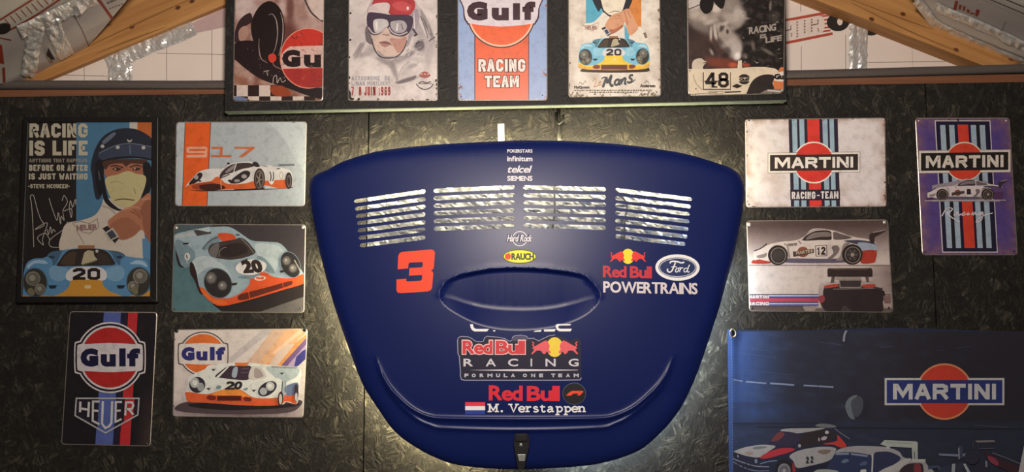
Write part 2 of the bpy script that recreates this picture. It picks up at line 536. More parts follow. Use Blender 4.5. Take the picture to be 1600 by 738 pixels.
    def block(s, body, x0, y0, x1, y1, col, th=.22, slope=0.0, gap=.10, grow=0.0):
        """heavy block capitals drawn with strokes; th = stroke, gap = letter gap, both in cap heights"""
        h = (y1 - y0); t = th * h; g = gap * h
        rel = [0 if ch == 'I' else {' ': .45, 'M': 1.28, 'W': 1.4, '1': .62, '.': 0, '-': .6, 'J': .9}.get(ch, 1.0) for ch in body]
        fixed = sum(t for ch in body if ch in 'I.') + g * (len(body) - 1)
        cw = (x1 - x0 - fixed) / sum(rel)
        x = x0; tt = t + grow * 2
        s.layer += 1; keep = s.layer
        for ch, r in zip(body, rel):
            w = t if ch in 'I.' else cw * r
            for path in STROKES.get(ch, ()):
                q = []
                for px, py in path:
                    X = x + t / 2 + px * (w - t) if ch not in 'I.' else x + t / 2
                    Y = y0 + t / 2 + py * (h - t)
                    q.append((X, Y))
                for i, j in ((0, 1), (-1, -2)):
                    if path[0] == path[-1]: break
                    ex, ey = path[i][0] + (path[i][0] - path[j][0]) * .05, path[i][1] + (path[i][1] - path[j][1]) * .05
                    if -.001 <= ex <= 1.001 and -.001 <= ey <= 1.001: continue
                    dx, dy = q[i][0] - q[j][0], q[i][1] - q[j][1]; d = math.hypot(dx, dy) or 1
                    q[i] = (q[i][0] + dx / d * tt / 2, q[i][1] + dy / d * tt / 2)
                cl_ = path[0] == path[-1]
                if cl_: q = q[:-1]
                q = [(a, b + slope * (a - x0)) for a, b in q]
                s.layer = keep - 1
                s.line(q, tt, col, closed=cl_)
            x += w + g
        s.layer = keep
        return s
    def chips(s, q, n, cols, seed, size=2.2, deep=3.0, sides=(0, 1, 2, 3)):
        """rust and flaked paint along the edges of quadrilateral q (photo pixels)"""
        rn = random.Random(seed); keep = s.f; s.f = (0, 0, 1, 1)
        s.layer += 1
        for _ in range(n):
            i = rn.choice(sides); t = rn.random()
            if rn.random() < .45: t = rn.choice((rn.random() * .12, 1 - rn.random() * .12))
            a, b = q[i], q[(i + 1) % 4]
            cx = sum(p[0] for p in q) / 4; cy = sum(p[1] for p in q) / 4
            x, y = a[0] + (b[0] - a[0]) * t, a[1] + (b[1] - a[1]) * t
            d = math.hypot(cx - x, cy - y); k = rn.random() ** 2 * deep / d
            x += (cx - x) * k; y += (cy - y) * k
            r = size * (.25 + rn.random() ** 2); m = rn.randint(5, 8)
            pts = [(x + r * (.5 + rn.random()) * math.cos(6.283 * j / m), y + r * (.5 + rn.random()) * math.sin(6.283 * j / m)) for j in range(m)]
            s._fill(pts, s.c(rn.choice(cols)), False)
        s.f = keep; return s
    def build(s, parent, surf, mat, dice=None, batch=None, layer=LAYER):
        out = {}
        for name, (v, f, c) in s.parts.items():
            if not f: continue
            if dice: v, f, c = dice_mesh(v, f, c, dice)
            w = batch(v) if batch else [surf(p[0], p[1], p[2] * layer) for p in v]
            ff = []
            for t in f:
                n = (w[t[1]] - w[t[0]]).cross(w[t[2]] - w[t[0]])
                ff.append(t if n.y < 0 else (t[0], t[2], t[1]))
            o = mesh_obj(name.rstrip('0123456789').rstrip('_'), w, ff, mat, parent)
            at = o.data.color_attributes.new('ink', 'FLOAT_COLOR', 'POINT')
            at.data.foreach_set('color', np.array([(*x, 1.0) for x in c], dtype=np.float32).ravel())
            if name == 'wear_print': o['kind'] = 'stuff'
            out[name] = o
        return out
def dice_mesh(v, f, c, lim):
    v, c, out = list(v), list(c), []
    st = list(f)
    while st:
        t = st.pop()
        p = [v[i] for i in t]
        L = [math.hypot(p[i][0] - p[(i + 1) % 3][0], p[i][1] - p[(i + 1) % 3][1]) for i in range(3)]
        k = max(range(3), key=lambda i: L[i])
        if L[k] <= lim: out.append(t); continue
        a, b, d = t[k], t[(k + 1) % 3], t[(k + 2) % 3]
        v.append(tuple((v[a][i] + v[b][i]) / 2 for i in range(3)))
        c.append(tuple((c[a][i] + c[b][i]) / 2 for i in range(3)))
        n = len(v) - 1
        st += [(a, n, d), (n, b, d)]
    return v, out, c
def nz(x, y, sc, seed=0.0):
    return noise.noise(Vector((x / sc, y / sc, seed)))
def fbm(x, y, sc, seed=0.0, o=4):
    return noise.fractal(Vector((x / sc, y / sc, seed)), 1.0, 2.0, o)
def mixc(a, b, t):
    t = max(0.0, min(1.0, t))
    return tuple(a[i] + (b[i] - a[i]) * t for i in range(3))
# ------------------------------------------------------------------ the wall of dark strand board
zl, zr = U(0, 152), U(1600, 128)
def top_z(x): return zl.z + (zr.z - zl.z) * (x - zl.x) / (zr.x - zl.x)
def box_poly(name, pts_xz, y0, y1, mat, parent=None):
    v, f = prism_pts([Vector((x, y0, z)) for x, z in pts_xz], [Vector((x, y1, z)) for x, z in pts_xz])
    o = mesh_obj(name, v, f, mat, parent); fix_normals(o); return o
wall = box_poly('wall_back', [(-2.4, 0), (2.4, 0), (2.4, top_z(2.4) - .01), (-2.4, top_z(-2.4) - .01)], .020, .034, M['gap'])
structure(wall, 'dark painted strand board wall behind the blue engine cover', 'wall')
seam = U(572, 450).x
for a, b in ((-2.4, seam - 1.22), (seam - 1.22, seam), (seam, seam + 1.22), (seam + 1.22, 2.4)):
    a += .0015; b -= .0015
    p = box_poly('wall_panel', [(a, 0), (b, 0), (b, top_z(b)), (a, top_z(a))], 0, .019, M['osb'], wall)
tp = slab('trim_1', [(-120, 141), (352, 140), (1227, 124.5), (1720, 113), (1720, 126.5), (-120, 153.5)], -.001, .018, M['plate_wood'])
structure(tp, 'reddish brown timber strip along the top of the wall', 'trim')
pts = catmull([(-120, 133), (0, 133), (200, 133.2), (352, 133), (700, 128), (1227, 117.5), (1400, 113), (1600, 107.5), (1720, 105)], False, 5)
pipe = tube('conduit_pipe', [U(x, y, .006) for x, y in pts], .0103, M['pipe'], n=14)
tag(pipe, 'long grey pipe lying along the top of the wall', 'pipe')

# ------------------------------------------------------------------ gable above it: foil-faced insulation boards between rafters
gable = slab('wall_gable', [(-120, -120), (1720, -120), (1720, 150), (-120, 150)], .098, .11, M['gap'])
structure(gable, 'gable of white foil-faced insulation boards', 'wall')
def ins(px, y0): return slab('insulation_panel', px, y0, .097, M['foil_board'], gable)
pA = ins([(-110, -110), (186, -110), (185, 150), (-110, 150)], .037)
pB = ins([(188, -110), (560, -110), (560, 150), (187, 150)], .037)
pC = ins([(1040, -110), (1337, -110), (1338, 150), (1040, 150)], .068)
pD = ins([(1339, -110), (1710, -110), (1710, 150), (1340, 150)], .068)
def on_plane(y): return lambda x, yy, l=0: U(x, yy, y - l - .0003)
INKL = (112, 100, 92)
g = Print(1.0); g.part('grid_line_print')
for x, y0, y1 in ((131.7, 96, 126), (160, 117, 119)): g.line([(x, y0), (x, y1)], .7, INKL)
g.line([(88, 117), (186, 119.5)], .7, INKL)
g.build(pA, on_plane(.037), M['paper'])
g = Print(1.0); g.part('grid_line_print')
for x, y0, y1 in ((260.5, 20, 127), (331, -20, 127)): g.line([(x, y0), (x, y1)], .8, INKL)
g.line([(245, 83), (360, 85.5)], .7, INKL)
g.part('tint_print').poly([(300, 36), (312, 30), (354, 9), (354, 42), (305, 52)], (188, 160, 158))
g.build(pB, on_plane(.037), M['paper'])
RED = (178, 74, 54)
g = Print(1.0); g.part('grid_line_print')
for x, y0, y1 in ((1251, -30, 18), (1252, 72, 112), (1321.5, 54, 108)): g.line([(x, y0), (x, y1)], .8, INKL)
g.part('stripe_print').fr(1220, 0, 5.675)
g.line([(-60, 200), (430, 108)], 24, RED).line([(-60, 402), (460, 297)], 24, RED)
for y in (135, 170, 205, 240, 270): g.line([(340, y + 12), (440, y)], 15, RED)
g.sp([(-60, 215), (200, 170), (340, 142), (380, 165), (388, 235), (365, 285), (200, 325), (-60, 370)], (222, 206, 196))
g.part('lettering_print')
rn = random.Random(4)
for x, y0, y1 in ((147, 192, 332), (212, 180, 300), (275, 168, 305)):
    y = y0
    while y < y1 - 14:
        g.rect(x - 7, y, x + 7, y + 9, (120, 66, 52)); g.rect(x - 7, y, x - 2, y + 17, (120, 66, 52)); y += 25
g.line([(45, 270), (90, 262), (90, 225)], 7, (110, 70, 60)).line([(275, 222), (330, 212), (330, 182)], 7, (110, 70, 60))
for x, y in ((95, 300), (95, 318), (330, 255), (335, 272), (330, 178)): g.rect(x - 6, y - 4, x + 6, y + 5, (120, 66, 52))
g.part('dot_print').ell(508, 195, 100, 80, (34, 30, 28), -4).ell(524, 192, 24, 33, (220, 204, 192))
g.build(pC, on_plane(.068), M['paper'])
g = Print(1.0); g.part('grid_line_print')
g.line([(1355, 97.5), (1500, 96)], .7, INKL).line([(1425, 60), (1426, 106)], .5, (160, 148, 140))
g.part('dot_print').fr(1220, 0, 5.675).ell(800, 220, 95, 96, (30, 25, 22))
g.build(pD, on_plane(.068), M['paper'])

def crumple(name, line, w, mapper, parent, seed, amp=.0035, n=46, m=9, out=Vector((0, -1, 0))):
    """aluminium tape pressed on by hand: a strip full of small creases"""
    L = catmull(line, False, 12); rn = random.Random(seed)
    idx = [int(i * (len(L) - 1) / n) for i in range(n + 1)]
    v, f = [], []
    for k, i in enumerate(idx):
        a, b = L[max(i - 2, 0)], L[min(i + 2, len(L) - 1)]
        d = math.hypot(b[0] - a[0], b[1] - a[1]) or 1
        nx, ny = -(b[1] - a[1]) / d, (b[0] - a[0]) / d
        e = 1 + .14 * nz(k, 0, 3.0, seed)
        for j in range(m + 1):
            t = (j / m - .5) * w * e
            x, y = L[i][0] + nx * t, L[i][1] + ny * t
            h = abs(noise.noise(Vector((x / 13.0, y / 13.0, seed * 3.3)))) + .45 * abs(noise.noise(Vector((x / 5.0, y / 5.0, seed * 1.7)))) + .06 * rn.random()
            if j in (0, m) or k in (0, n): h *= .15
            v.append(mapper(x, y) + out * (.0006 + amp * h))
    for k in range(n):
        for j in range(m):
            a = k * (m + 1) + j
            f.append((a, a + 1, a + m + 2, a + m + 1))
    o = mesh_obj(name, v, f, M['tape'], parent)
    return o
mL, mR = (lambda x, y: U(x, y, .0365)), (lambda x, y: U(x, y, .0675))
crumple('foil_tape', [(168, 101), (200, 86), (240, 68), (275, 55), (303, 42)], 26, mL, pB, 1, .005, 60, 12)
crumple('foil_tape', [(186, 78), (187, 100), (189, 128)], 38, mL, pB, 2, .005, 30, 14)
crumple('foil_tape', [(1341, 20), (1341, 60), (1340, 112)], 29, mR, pC, 3, .005, 50, 12)

# ------------------------------------------------------------------ rafters
def rafter(name, lo, hi, y0, y1, mat):
    return slab(name, [(lo[0], lo[1]), (hi[0], hi[1]), (hi[0], hi[1] - 122), (lo[0], lo[1] - 122)], y0, y1, mat, bevel=.001)
rl = rafter('rafter', (-60, 179.8), (520, -63.8), .022, .0365, M['rafter_l'])
tag(rl, 'orange pine rafter rising to the right in the left gable corner', 'rafter', 'gable rafters')
rr = rafter('rafter', (1100, -69), (1680, 159), .022, .0675, M['rafter_r'])
tag(rr, 'orange pine rafter falling to the right in the right gable corner', 'rafter', 'gable rafters')

for r_, kn, st, sg in ((rl, ((278, 12), (206, 42), (300, 2)), (((140, 72), (190, 48), (250, 20), (320, -12)), ((150, 84), (200, 64), (260, 42))), -1),
                       (rr, ((1494, 78), (1411, 22), (1362, 30), (1580, 92)), (((1300, -12), (1380, 18), (1440, 40), (1460, 46)), ((1330, 4), (1420, 48), (1500, 82))), 1)):
    g = Print(.9)
    for kx, ky in kn:
        g.part('knot_%d' % len(g.parts))
        g.ell(kx, ky, 4.6, 3.2, (120, 74, 36), 23 * sg, n=14).ell(kx, ky, 2.8, 1.9, (84, 48, 24), 23 * sg, n=12)
    g.part('grain_streak')
    for q_ in st: g.line(list(q_), 2.4, (142, 96, 50), smooth=True, taper=True)
    g.build(r_, on_plane(.022), M['paper'])

# ------------------------------------------------------------------ sloping ceiling: aluminium faced boards beside each rafter
def ceiling(name, a, b, outline, label):
    p0, p1 = U(*a, .0205), U(*b, .0205)
    d = (p1 - p0).normalized()
    nrm = d.cross(Vector((0, 1, 0))).normalized()
    if nrm.z < 0: nrm = -nrm
    fr = [UP(x, y, p0, nrm) for x, y in outline]
    bk = [p + nrm * .04 for p in fr]
    n = len(fr)
    tri = tessellate_polygon([[Vector((x, y, 0)) for x, y in outline]])
    fs = [tuple(t) for t in tri] + [tuple(n + i for i in reversed(t)) for t in tri] + [(i, (i + 1) % n, n + (i + 1) % n, n + i) for i in range(n)]
    o = mesh_obj(name, fr + bk, fs, M['foil_ceiling']); fix_normals(o)
    structure(o, label, 'ceiling')
    return o, (lambda x, y, l=0.0: UP(x, y, p0 - nrm * (.0004 + l), nrm)), -nrm
cl, mapL, nL = ceiling('ceiling_left', (37, 126), (137, 73), [(-90, 131), (28, 131), (37, 126), (137, 73), (160, 47), (195, 4), (230, -45), (-90, -45)], 'dull foil-faced insulation boards sloping over the left gable corner')
cr, mapR, nR = ceiling('ceiling_right', (1600, 98), (1461, 40), [(1680, 131.4), (1600, 98), (1461, 40), (1443, 18), (1428, 0), (1400, -45), (1680, -45)], 'dull foil-faced insulation boards sloping over the right gable corner')
g = Print(.55); g.part('stripe_print').fr(0, 0, 5.675)
DR = (150, 62, 48)
g.line([(-60, 215), (60, 140), (300, -10)], 16, DR).line([(40, 290), (150, 235), (330, 130), (540, -10)], 17, DR)
g.line([(870, -10), (1000, 172)], 26, (176, 62, 40)).poly([(-10, 395), (18, 400), (38, 570), (-10, 560)], (176, 62, 40)).line([(-10, 335), (100, 358)], 12, DR)
g.poly([(20, 600), (45, 600), (50, 735), (25, 735)], DR)
g.part('lettering_print')
for i in range(9):
    x, y = 60 + i * 48, 205 - i * 27
    g.line([(x - 20, y - 38), (x + 34, y + 24)], 8, DR)
for i in range(5): g.line([(950 + i * 30, 30 - i * 14), (975 + i * 30, 22 - i * 14)], 12, (96, 74, 70)); g.line([(970 + i * 26, 80 - i * 10), (986 + i * 26, 73 - i * 10)], 7, DR)
g.part('dot_print').ell(30, 255, 66, 48, (26, 20, 18), -20)
g.part('grid_line_print').line([(650, 130), (720, 250), (790, 410)], 5, (80, 72, 68))
g.build(cl, mapL, M['paper'])
crumple('foil_tape', [(30, 50), (60, 36), (90, 22), (120, 8), (150, -4)], 22, mapL, cl, 5, .009, 50, 10, nL)
crumple('foil_tape', [(44, 118), (48, 92), (52, 66), (58, 42)], 24, mapL, cl, 6, .009, 40, 10, nL)
crumple('foil_tape', [(104, 88), (92, 64), (84, 44), (80, 30)], 26, mapL, cl, 7, .008, 40, 10, nL)
hole = Print(.5); hole.part('tear').poly([(73, 86), (75, 74), (86, 93), (80, 94)], (20, 8, 6))
hole.build(cl, lambda x, y, l=0: mapL(x, y, .009), M['paper'])
g = Print(.6); g.part('lettering_print').fr(1400, 0, 5.675)
for q in ([(525, 5), (552, 14), (535, 95), (505, 85)], [(560, 40), (585, 48), (575, 88), (552, 82)], [(597, 52), (618, 60), (608, 100), (588, 94)], [(628, 80), (655, 90), (650, 118), (625, 108)],
          [(712, 82), (745, 92), (725, 150), (700, 140)], [(660, 110), (700, 118), (698, 130), (658, 122)]): g.poly(q, (168, 66, 44))
g.part('grid_line_print').line([(940, 270), (975, 190)], 5, (110, 100, 96)).line([(745, -10), (900, 60), (1150, 160)], 9, (200, 192, 184)).line([(820, -10), (1150, 130)], 7, (80, 70, 62)).line([(960, -10), (1150, 70)], 8, (74, 62, 54))
g.build(cr, mapR, M['paper'])
crumple('foil_tape', [(1432, 0), (1446, 17), (1463, 38), (1500, 57), (1550, 79), (1620, 108)], 15, mapR, cr, 8, .006, 70, 8, nR)
crumple('foil_tape', [(1462, 9), (1480, 18), (1510, 30), (1560, 52), (1620, 80)], 14, mapR, cr, 9, .007, 60, 8, nR)

# ------------------------------------------------------------------ board that carries the five upper signs
BOARD_Y = -.035
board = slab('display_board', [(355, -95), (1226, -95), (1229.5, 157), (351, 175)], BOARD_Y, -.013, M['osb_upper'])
tag(board, 'dark strand board panel hung under the roof with five signs on it', 'board')

slab('lit_cut_edge', [(351.2, 174.2), (1229.3, 156.2), (1229.5, 157.3), (351, 175.3)], BOARD_Y - .0012, -.0135, simple('lit_raw_edge', (96, 102, 92), .8, 0, 500, .5, .6), board)  # raw fibre edge, coloured lighter to bring out the LED highlight along it
# ------------------------------------------------------------------ blue engine cover
OUT = [(512, 265), (535, 253), (567.5, 242), (600, 234.6), (652, 228.5), (697, 225), (756, 221.8), (812, 219.5), (860, 219.8), (897.6, 220.7), (969, 225.5), (1027.7, 233),
       (1076.5, 241.8), (1125, 256.4), (1145, 264.5), (1157, 276), (1163.5, 296), (1161, 323), (1153, 368.7), (1145, 404.5), (1138, 430), (1124.7, 478), (1108.7, 528), (1090, 582),
       (1072, 623), (1054.5, 651), (1033.5, 675.5), (1005.5, 700), (977.5, 713.5), (942.5, 723.5), (907.5, 729), (855, 732.5), (806, 733.8), (757, 732), (715, 727), (686, 718),
       (654, 702), (617, 675), (590, 638), (567, 601.5), (548.7, 555), (523.5, 482), (502, 405), (492.7, 359), (485.6, 318), (483.4, 295), (490, 276)]
OUTC = catmull(OUT, True, 6)
OUTA = np.array(OUTC)
def seg_dist(P, Q, closed=True):
    """distance of points P (n,2) to polyline Q"""
    A = Q; B = np.roll(Q, -1, 0)
    if not closed: A, B = Q[:-1], Q[1:]
    AB = B - A; L = (AB ** 2).sum(1)
    t = np.clip(((P[:, None, :] - A[None]) * AB[None]).sum(2) / L[None], 0, 1)
    D = P[:, None, :] - (A[None] + t[..., None] * AB[None])
    return np.sqrt((D ** 2).sum(2)).min(1)
def inside(P, Q):
    x, y = P[:, 0][:, None], P[:, 1][:, None]
    A, B = Q, np.roll(Q, -1, 0)
    c = ((A[:, 1][None] > y) != (B[:, 1][None] > y)) & (x < (B[:, 0] - A[:, 0])[None] * (y - A[:, 1][None]) / np.where(B[:, 1] == A[:, 1], 1e-9, B[:, 1] - A[:, 1])[None] + A[:, 0][None])
    return c.sum(1) % 2 == 1
S_UP = [(686, 463), (689, 452), (698, 440), (712, 432.5), (730, 427), (769, 420.5), (811, 418.8), (853.5, 421), (892.5, 426), (914, 432), (927, 444), (935, 454), (938, 464)]
S_LO = [(938, 464), (935, 473), (925, 485), (905.5, 498), (876, 508.5), (844, 514.5), (811, 516.5), (779, 514.5), (746, 506.5), (714, 491), (694, 477), (686, 463)]
SC_C = [(686, 463), (705, 466), (730, 474), (762.5, 480.5), (808, 483.5), (853.5, 482), (892.5, 475), (920, 467), (938, 464)]
RA = [(586, 556), (596, 584), (612, 610), (640, 637), (668, 651), (700, 654.5), (812, 655.5), (930, 654.5), (962, 650), (992, 636), (1022, 610), (1040, 586), (1052, 560)]
RB = [(586, 556), (598, 592), (616, 622), (644, 650), (672, 665), (702, 670), (812, 672.5), (928, 669.5), (960, 663), (992, 645), (1026, 614), (1042, 588), (1052, 560)]
def even(L, step):
    """the polyline with evenly spaced points"""
    A = np.array(L); d = np.concatenate([[0], np.cumsum(np.hypot(*np.diff(A, axis=0).T))])
    u = np.linspace(0, d[-1], max(2, int(d[-1] / step) + 1))
    return [(float(a), float(b)) for a, b in zip(np.interp(u, d, A[:, 0]), np.interp(u, d, A[:, 1]))]
RAC, RBC = even(catmull(RA, False, 8), 4.0), even(catmull(RB, False, 8), 4.0)
def hcover(P):
    P = np.asarray(P, dtype=float).reshape(-1, 2)
    d = seg_dist(P, OUTA) * inside(P, OUTA)
    h = .050 + .012 * (1 - np.exp(-d / 5.0)) + .038 * np.clip(1 - ((P[:, 0] - 820) / 352.0) ** 2, 0, 1) * np.clip(1 - ((P[:, 1] - 470) / 292.0) ** 2, 0, 1) ** .8
    for R in (RAC, RBC):                                   # twin pressed lines along the bottom
        R = np.array(R)
        dr = seg_dist(P, R, False)
        fade = np.clip((P[:, 1] - 556) / 60.0, 0, 1)
        h = h + .0044 * fade * np.exp(-(dr / 3.2) ** 2)
    low = np.interp(P[:, 0], [p[0] for p in RB], [p[1] for p in RB])
    lowa = np.interp(P[:, 0], [p[0] for p in RA], [p[1] for p in RA])
    t = np.clip((P[:, 1] - lowa) / np.maximum(low - lowa, 1), 0, 1) * np.clip((P[:, 1] - 556) / 60.0, 0, 1)
    h = h - .005 * t
    # air scoop: a bowl that drops under the upper lip and climbs back along the lower lip
    su, sl, sc = (np.array(sorted(catmull(q, False, 5))) for q in (S_UP, S_LO, SC_C))
    yu, yl, yc = (np.interp(P[:, 0], q[:, 0], q[:, 1]) for q in (su, sl, sc))
    ins_ = (P[:, 0] > 686) & (P[:, 0] < 938) & (P[:, 1] > yu) & (P[:, 1] < yl)
    dup = seg_dist(P, su, False)
    tl = np.clip((yl - P[:, 1]) / np.maximum(yl - yc, 1.5), 0, 1)
    ends = np.clip(np.minimum(P[:, 0] - 686, 938 - P[:, 0]) / 55.0, 0, 1) ** .6
    tu = np.clip(dup / 5.0, 0, 1)
    floor_ = .012 + .008 * np.clip((P[:, 1] - yu) / np.maximum(yc - yu, 1), 0, 1)
    dep = floor_ * np.minimum(tl, tu) * ends
    ribs = .0004 * np.sin(P[:, 0] * 1.05) * np.clip(1 - np.abs(P[:, 0] - 800) / 70.0, 0, 1) * (tl >= 1)
    h = h - np.where(ins_, dep + ribs, 0)
    lip = np.exp(-(dup / 3.0) ** 2) * .0012 * (~ins_)
    return h + lip
def hc1(x, y): return float(hcover([(x, y)])[0])
def surf_cover(x, y, l=0.0): return U(x, y, -(hc1(x, y) + l + .0006))

def batch_cover(v):
    P = np.array(v); H_ = np.concatenate([hcover(P[i:i + 3000, :2]) for i in range(0, len(P), 3000)])
    return [U(p[0], p[1], -(h + p[2] * LAYER + .0006)) for p, h in zip(v, H_)]
cover = empty('engine_cover', U(812, 733, -.05))
tag(cover, 'large dark blue car engine cover with vent slots hung in the middle of the wall', 'engine cover')

SLOTS = []
def slot(x0, y0, x1, y1, s, ox, oy, w0=11, w1=11):
    a = (ox + x0 / s, oy + y0 / s); b = (ox + x1 / s, oy + y1 / s)
    SLOTS.append((a, b, w0 / s, w1 / s))
for k in range(7): slot((265, 270, 275, 280, 283, 288, 293)[k], (413, 449, 485, 519, 554, 590, 626)[k], 588, (367, 404, 440, 478, 515, 551, 588)[k], 3.075, 470, 180, 9.5, 11)
for k in range(6): slot(649, (362, 398, 435, 471, 509, 546)[k], 1016, (346, 383, 419, 457, 495, 532)[k], 3.075, 470, 180)
for k in range(6): slot(66, (346, 383, 420, 457, 494, 530)[k], 441, (356, 393, 430, 466, 504, 541)[k], 3.074, 800, 180)
for k in range(7): slot(507, (360, 398, 434, 470, 508, 545, 582)[k], (855, 850, 845, 843, 840, 835, 825)[k], (403, 438, 474, 510, 547, 583, 619)[k], 3.074, 800, 180, 11, 9.5)
def slot_loop(a, b, w0, w1, n=6):
    t = math.atan2(b[1] - a[1], b[0] - a[0]); out = []
    for i in range(n + 1):
        an = t + math.pi / 2 + math.pi * i / n; out.append((a[0] + w0 * math.cos(an), a[1] + w0 * math.sin(an)))
    m = 8
    for k in range(1, m):
        u = k / m; w = w0 + (w1 - w0) * u
        out.append((a[0] + (b[0] - a[0]) * u + w * math.cos(t - math.pi / 2), a[1] + (b[1] - a[1]) * u + w * math.sin(t - math.pi / 2)))
    for i in range(n + 1):
        an = t - math.pi / 2 + math.pi * i / n; out.append((b[0] + w1 * math.cos(an), b[1] + w1 * math.sin(an)))
    for k in range(1, m):
        u = 1 - k / m; w = w0 + (w1 - w0) * u
        out.append((a[0] + (b[0] - a[0]) * u + w * math.cos(t + math.pi / 2), a[1] + (b[1] - a[1]) * u + w * math.sin(t + math.pi / 2)))
    return out
def shrink(Q, d):
    """inner copy of an outline, d pixels in"""
    Q = np.array(Q); T = np.roll(Q, -1, 0) - np.roll(Q, 1, 0); T /= np.linalg.norm(T, axis=1)[:, None]
    N = np.stack([-T[:, 1], T[:, 0]], 1)
    c = Q + N * d
    if not inside(c[:1], Q)[0]: c = Q - N * d
    return c
pts, edges = [], []
def add_loop(L, closed=True):
    b = len(pts); pts.extend([tuple(map(float, p)) for p in L])
    n = len(L)
    edges.extend([(b + i, b + (i + 1) % n) for i in range(n if closed else n - 1)])
add_loop(OUTC)
slot_loops = [slot_loop(*s) for s in SLOTS]
for L in slot_loops: add_loop(L)
extra = []
for d in (2.5, 5.5, 9, 14, 20, 28): extra += [tuple(p) for p in shrink(OUTC, d)[::1 if d < 10 else 2]]
SCO = even(catmull(S_UP, False, 5), 3.5)[:-1] + even(catmull(S_LO, False, 5), 3.5)[:-1]
add_loop(SCO)
add_loop(catmull(SC_C, False, 5)[1:-1], False)
su_, sl_, sc_ = (np.array(sorted(catmull(q, False, 5))) for q in (S_UP, S_LO, SC_C))
scoop_pts = []
for x in np.arange(690, 936, 4.0):
    a_, b_, c_ = (float(np.interp(x, q[:, 0], q[:, 1])) for q in (su_, sl_, sc_))
    for k_ in (2.0, 4.0, 5.5, 8.0):
        if a_ + k_ < c_ - 2: scoop_pts.append((x, a_ + k_))
    n_ = max(2, int((c_ - a_ - 8) / 6))
    for k_ in range(1, n_): scoop_pts.append((x, a_ + 8 + (c_ - a_ - 8) * k_ / n_))
    for k_ in (.12, .3, .5, .7, .88):
        if b_ - c_ > 6: scoop_pts.append((x, c_ + (b_ - c_) * k_))
for q, dirn in ((S_UP, 1), (S_LO, -1)):
    for x, y in even(catmull(q, False, 5), 3.5):
        for d in (1.5, 3.5): extra.append((812 + (x - 812) * (1 + d / 130), y - dirn * d * (1 if 700 < x < 925 else .2)))
ridge = []
for R in (RAC, RBC):
    RR = np.array(R); T = np.gradient(RR, axis=0); T /= np.linalg.norm(T, axis=1)[:, None]
    N = np.stack([-T[:, 1], T[:, 0]], 1)
    for d in (-7, -4.5, -3, -1.5, 0, 1.5, 3, 4.5, 7): ridge += [tuple(p) for p in RR + N * d]
gx, gy = np.meshgrid(np.arange(486, 1164, 6.5), np.arange(221, 734, 6.5))
G = np.stack([gx.ravel(), gy.ravel()], 1)
ridge = np.array(ridge)
near2 = seg_dist(ridge, np.array(RAC), False), seg_dist(ridge, np.array(RBC), False)
half = len(ridge) // 2
own = np.concatenate([np.ones(len(RAC) * 9), np.zeros(len(RBC) * 9)]) > 0
other = np.where(own, near2[1], near2[0]); mine = np.where(own, near2[0], near2[1])
ridge = ridge[(mine < other + .3)]
extra = np.array([p for p in extra]); extra = extra[np.minimum(seg_dist(extra, np.array(RAC), False), seg_dist(extra, np.array(RBC), False)) > 8]
extra = np.concatenate([extra, ridge])
keep = np.ones(len(G), bool)
for i in range(0, len(G), 400):
    keep[i:i + 400] = np.sqrt(((G[i:i + 400, None] - extra[None]) ** 2).sum(2)).min(1) > 3.0
extra = np.concatenate([extra, G[keep]])
extra = extra[~inside(extra, np.array(SCO))]
extra = np.concatenate([extra, np.array(scoop_pts)])
extra = extra[inside(extra, OUTA) & (seg_dist(extra, OUTA) > 1.2)]
ok = np.ones(len(extra), bool)
for L in slot_loops:
    L = np.array(L); near = (extra[:, 0] > L[:, 0].min() - 3) & (extra[:, 0] < L[:, 0].max() + 3) & (extra[:, 1] > L[:, 1].min() - 3) & (extra[:, 1] < L[:, 1].max() + 3)
    if near.any():
        ii = np.where(near)[0]
        ok[ii] &= ~(inside(extra[ii], L) | (seg_dist(extra[ii], L) < 1.2))
extra = extra[ok]
pts += [tuple(p) for p in extra]
res = delaunay_2d_cdt([Vector(p) for p in pts], edges, [], 0, 1e-4)
V2 = np.array([(v.x, v.y) for v in res[0]])
FA = np.array([list(f) for f in res[2]])
cen = V2[FA].mean(1)
good = inside(cen, OUTA)
for L in slot_loops: good &= ~inside(cen, np.array(L))
FA = FA[good]
used = np.unique(FA); remap = -np.ones(len(V2), int); remap[used] = np.arange(len(used))
V2 = V2[used]; FA = remap[FA]
H = hcover(V2)
W = [U(p[0], p[1], -h) for p, h in zip(V2, H)]
FF = []
for t in FA.tolist():
    n = (W[t[1]] - W[t[0]]).cross(W[t[2]] - W[t[0]])
    FF.append(tuple(t) if n.y < 0 else (t[0], t[2], t[1]))
tb = NT('satin_blue_paint')
fl = tb.noise(tb.coords(), 900, 2, .5)
tb.l(tb.ramp(fl, [(.3, (.0018, .0078, .072)), (.7, (.0030, .0120, .104))]), tb.b.inputs['Base Color'])
tb.b.inputs['Roughness'].default_value = .40
tb.b.inputs['Specular IOR Level'].default_value = .36
tb.bump(fl, .06, .0006)
M['blue'] = tb.m
shell = mesh_obj('shell', W, FF, M['blue'], cover, smooth=True)
cnt = {}
for pl in shell.data.polygons:
    for ek in pl.edge_keys: cnt[ek] = cnt.get(ek, 0) + 1
for e_ in shell.data.edges: e_.use_edge_sharp = cnt[tuple(sorted(e_.vertices))] == 1
so = shell.modifiers.new('thickness', 'SOLIDIFY'); so.thickness = .0035; so.offset = -1.0
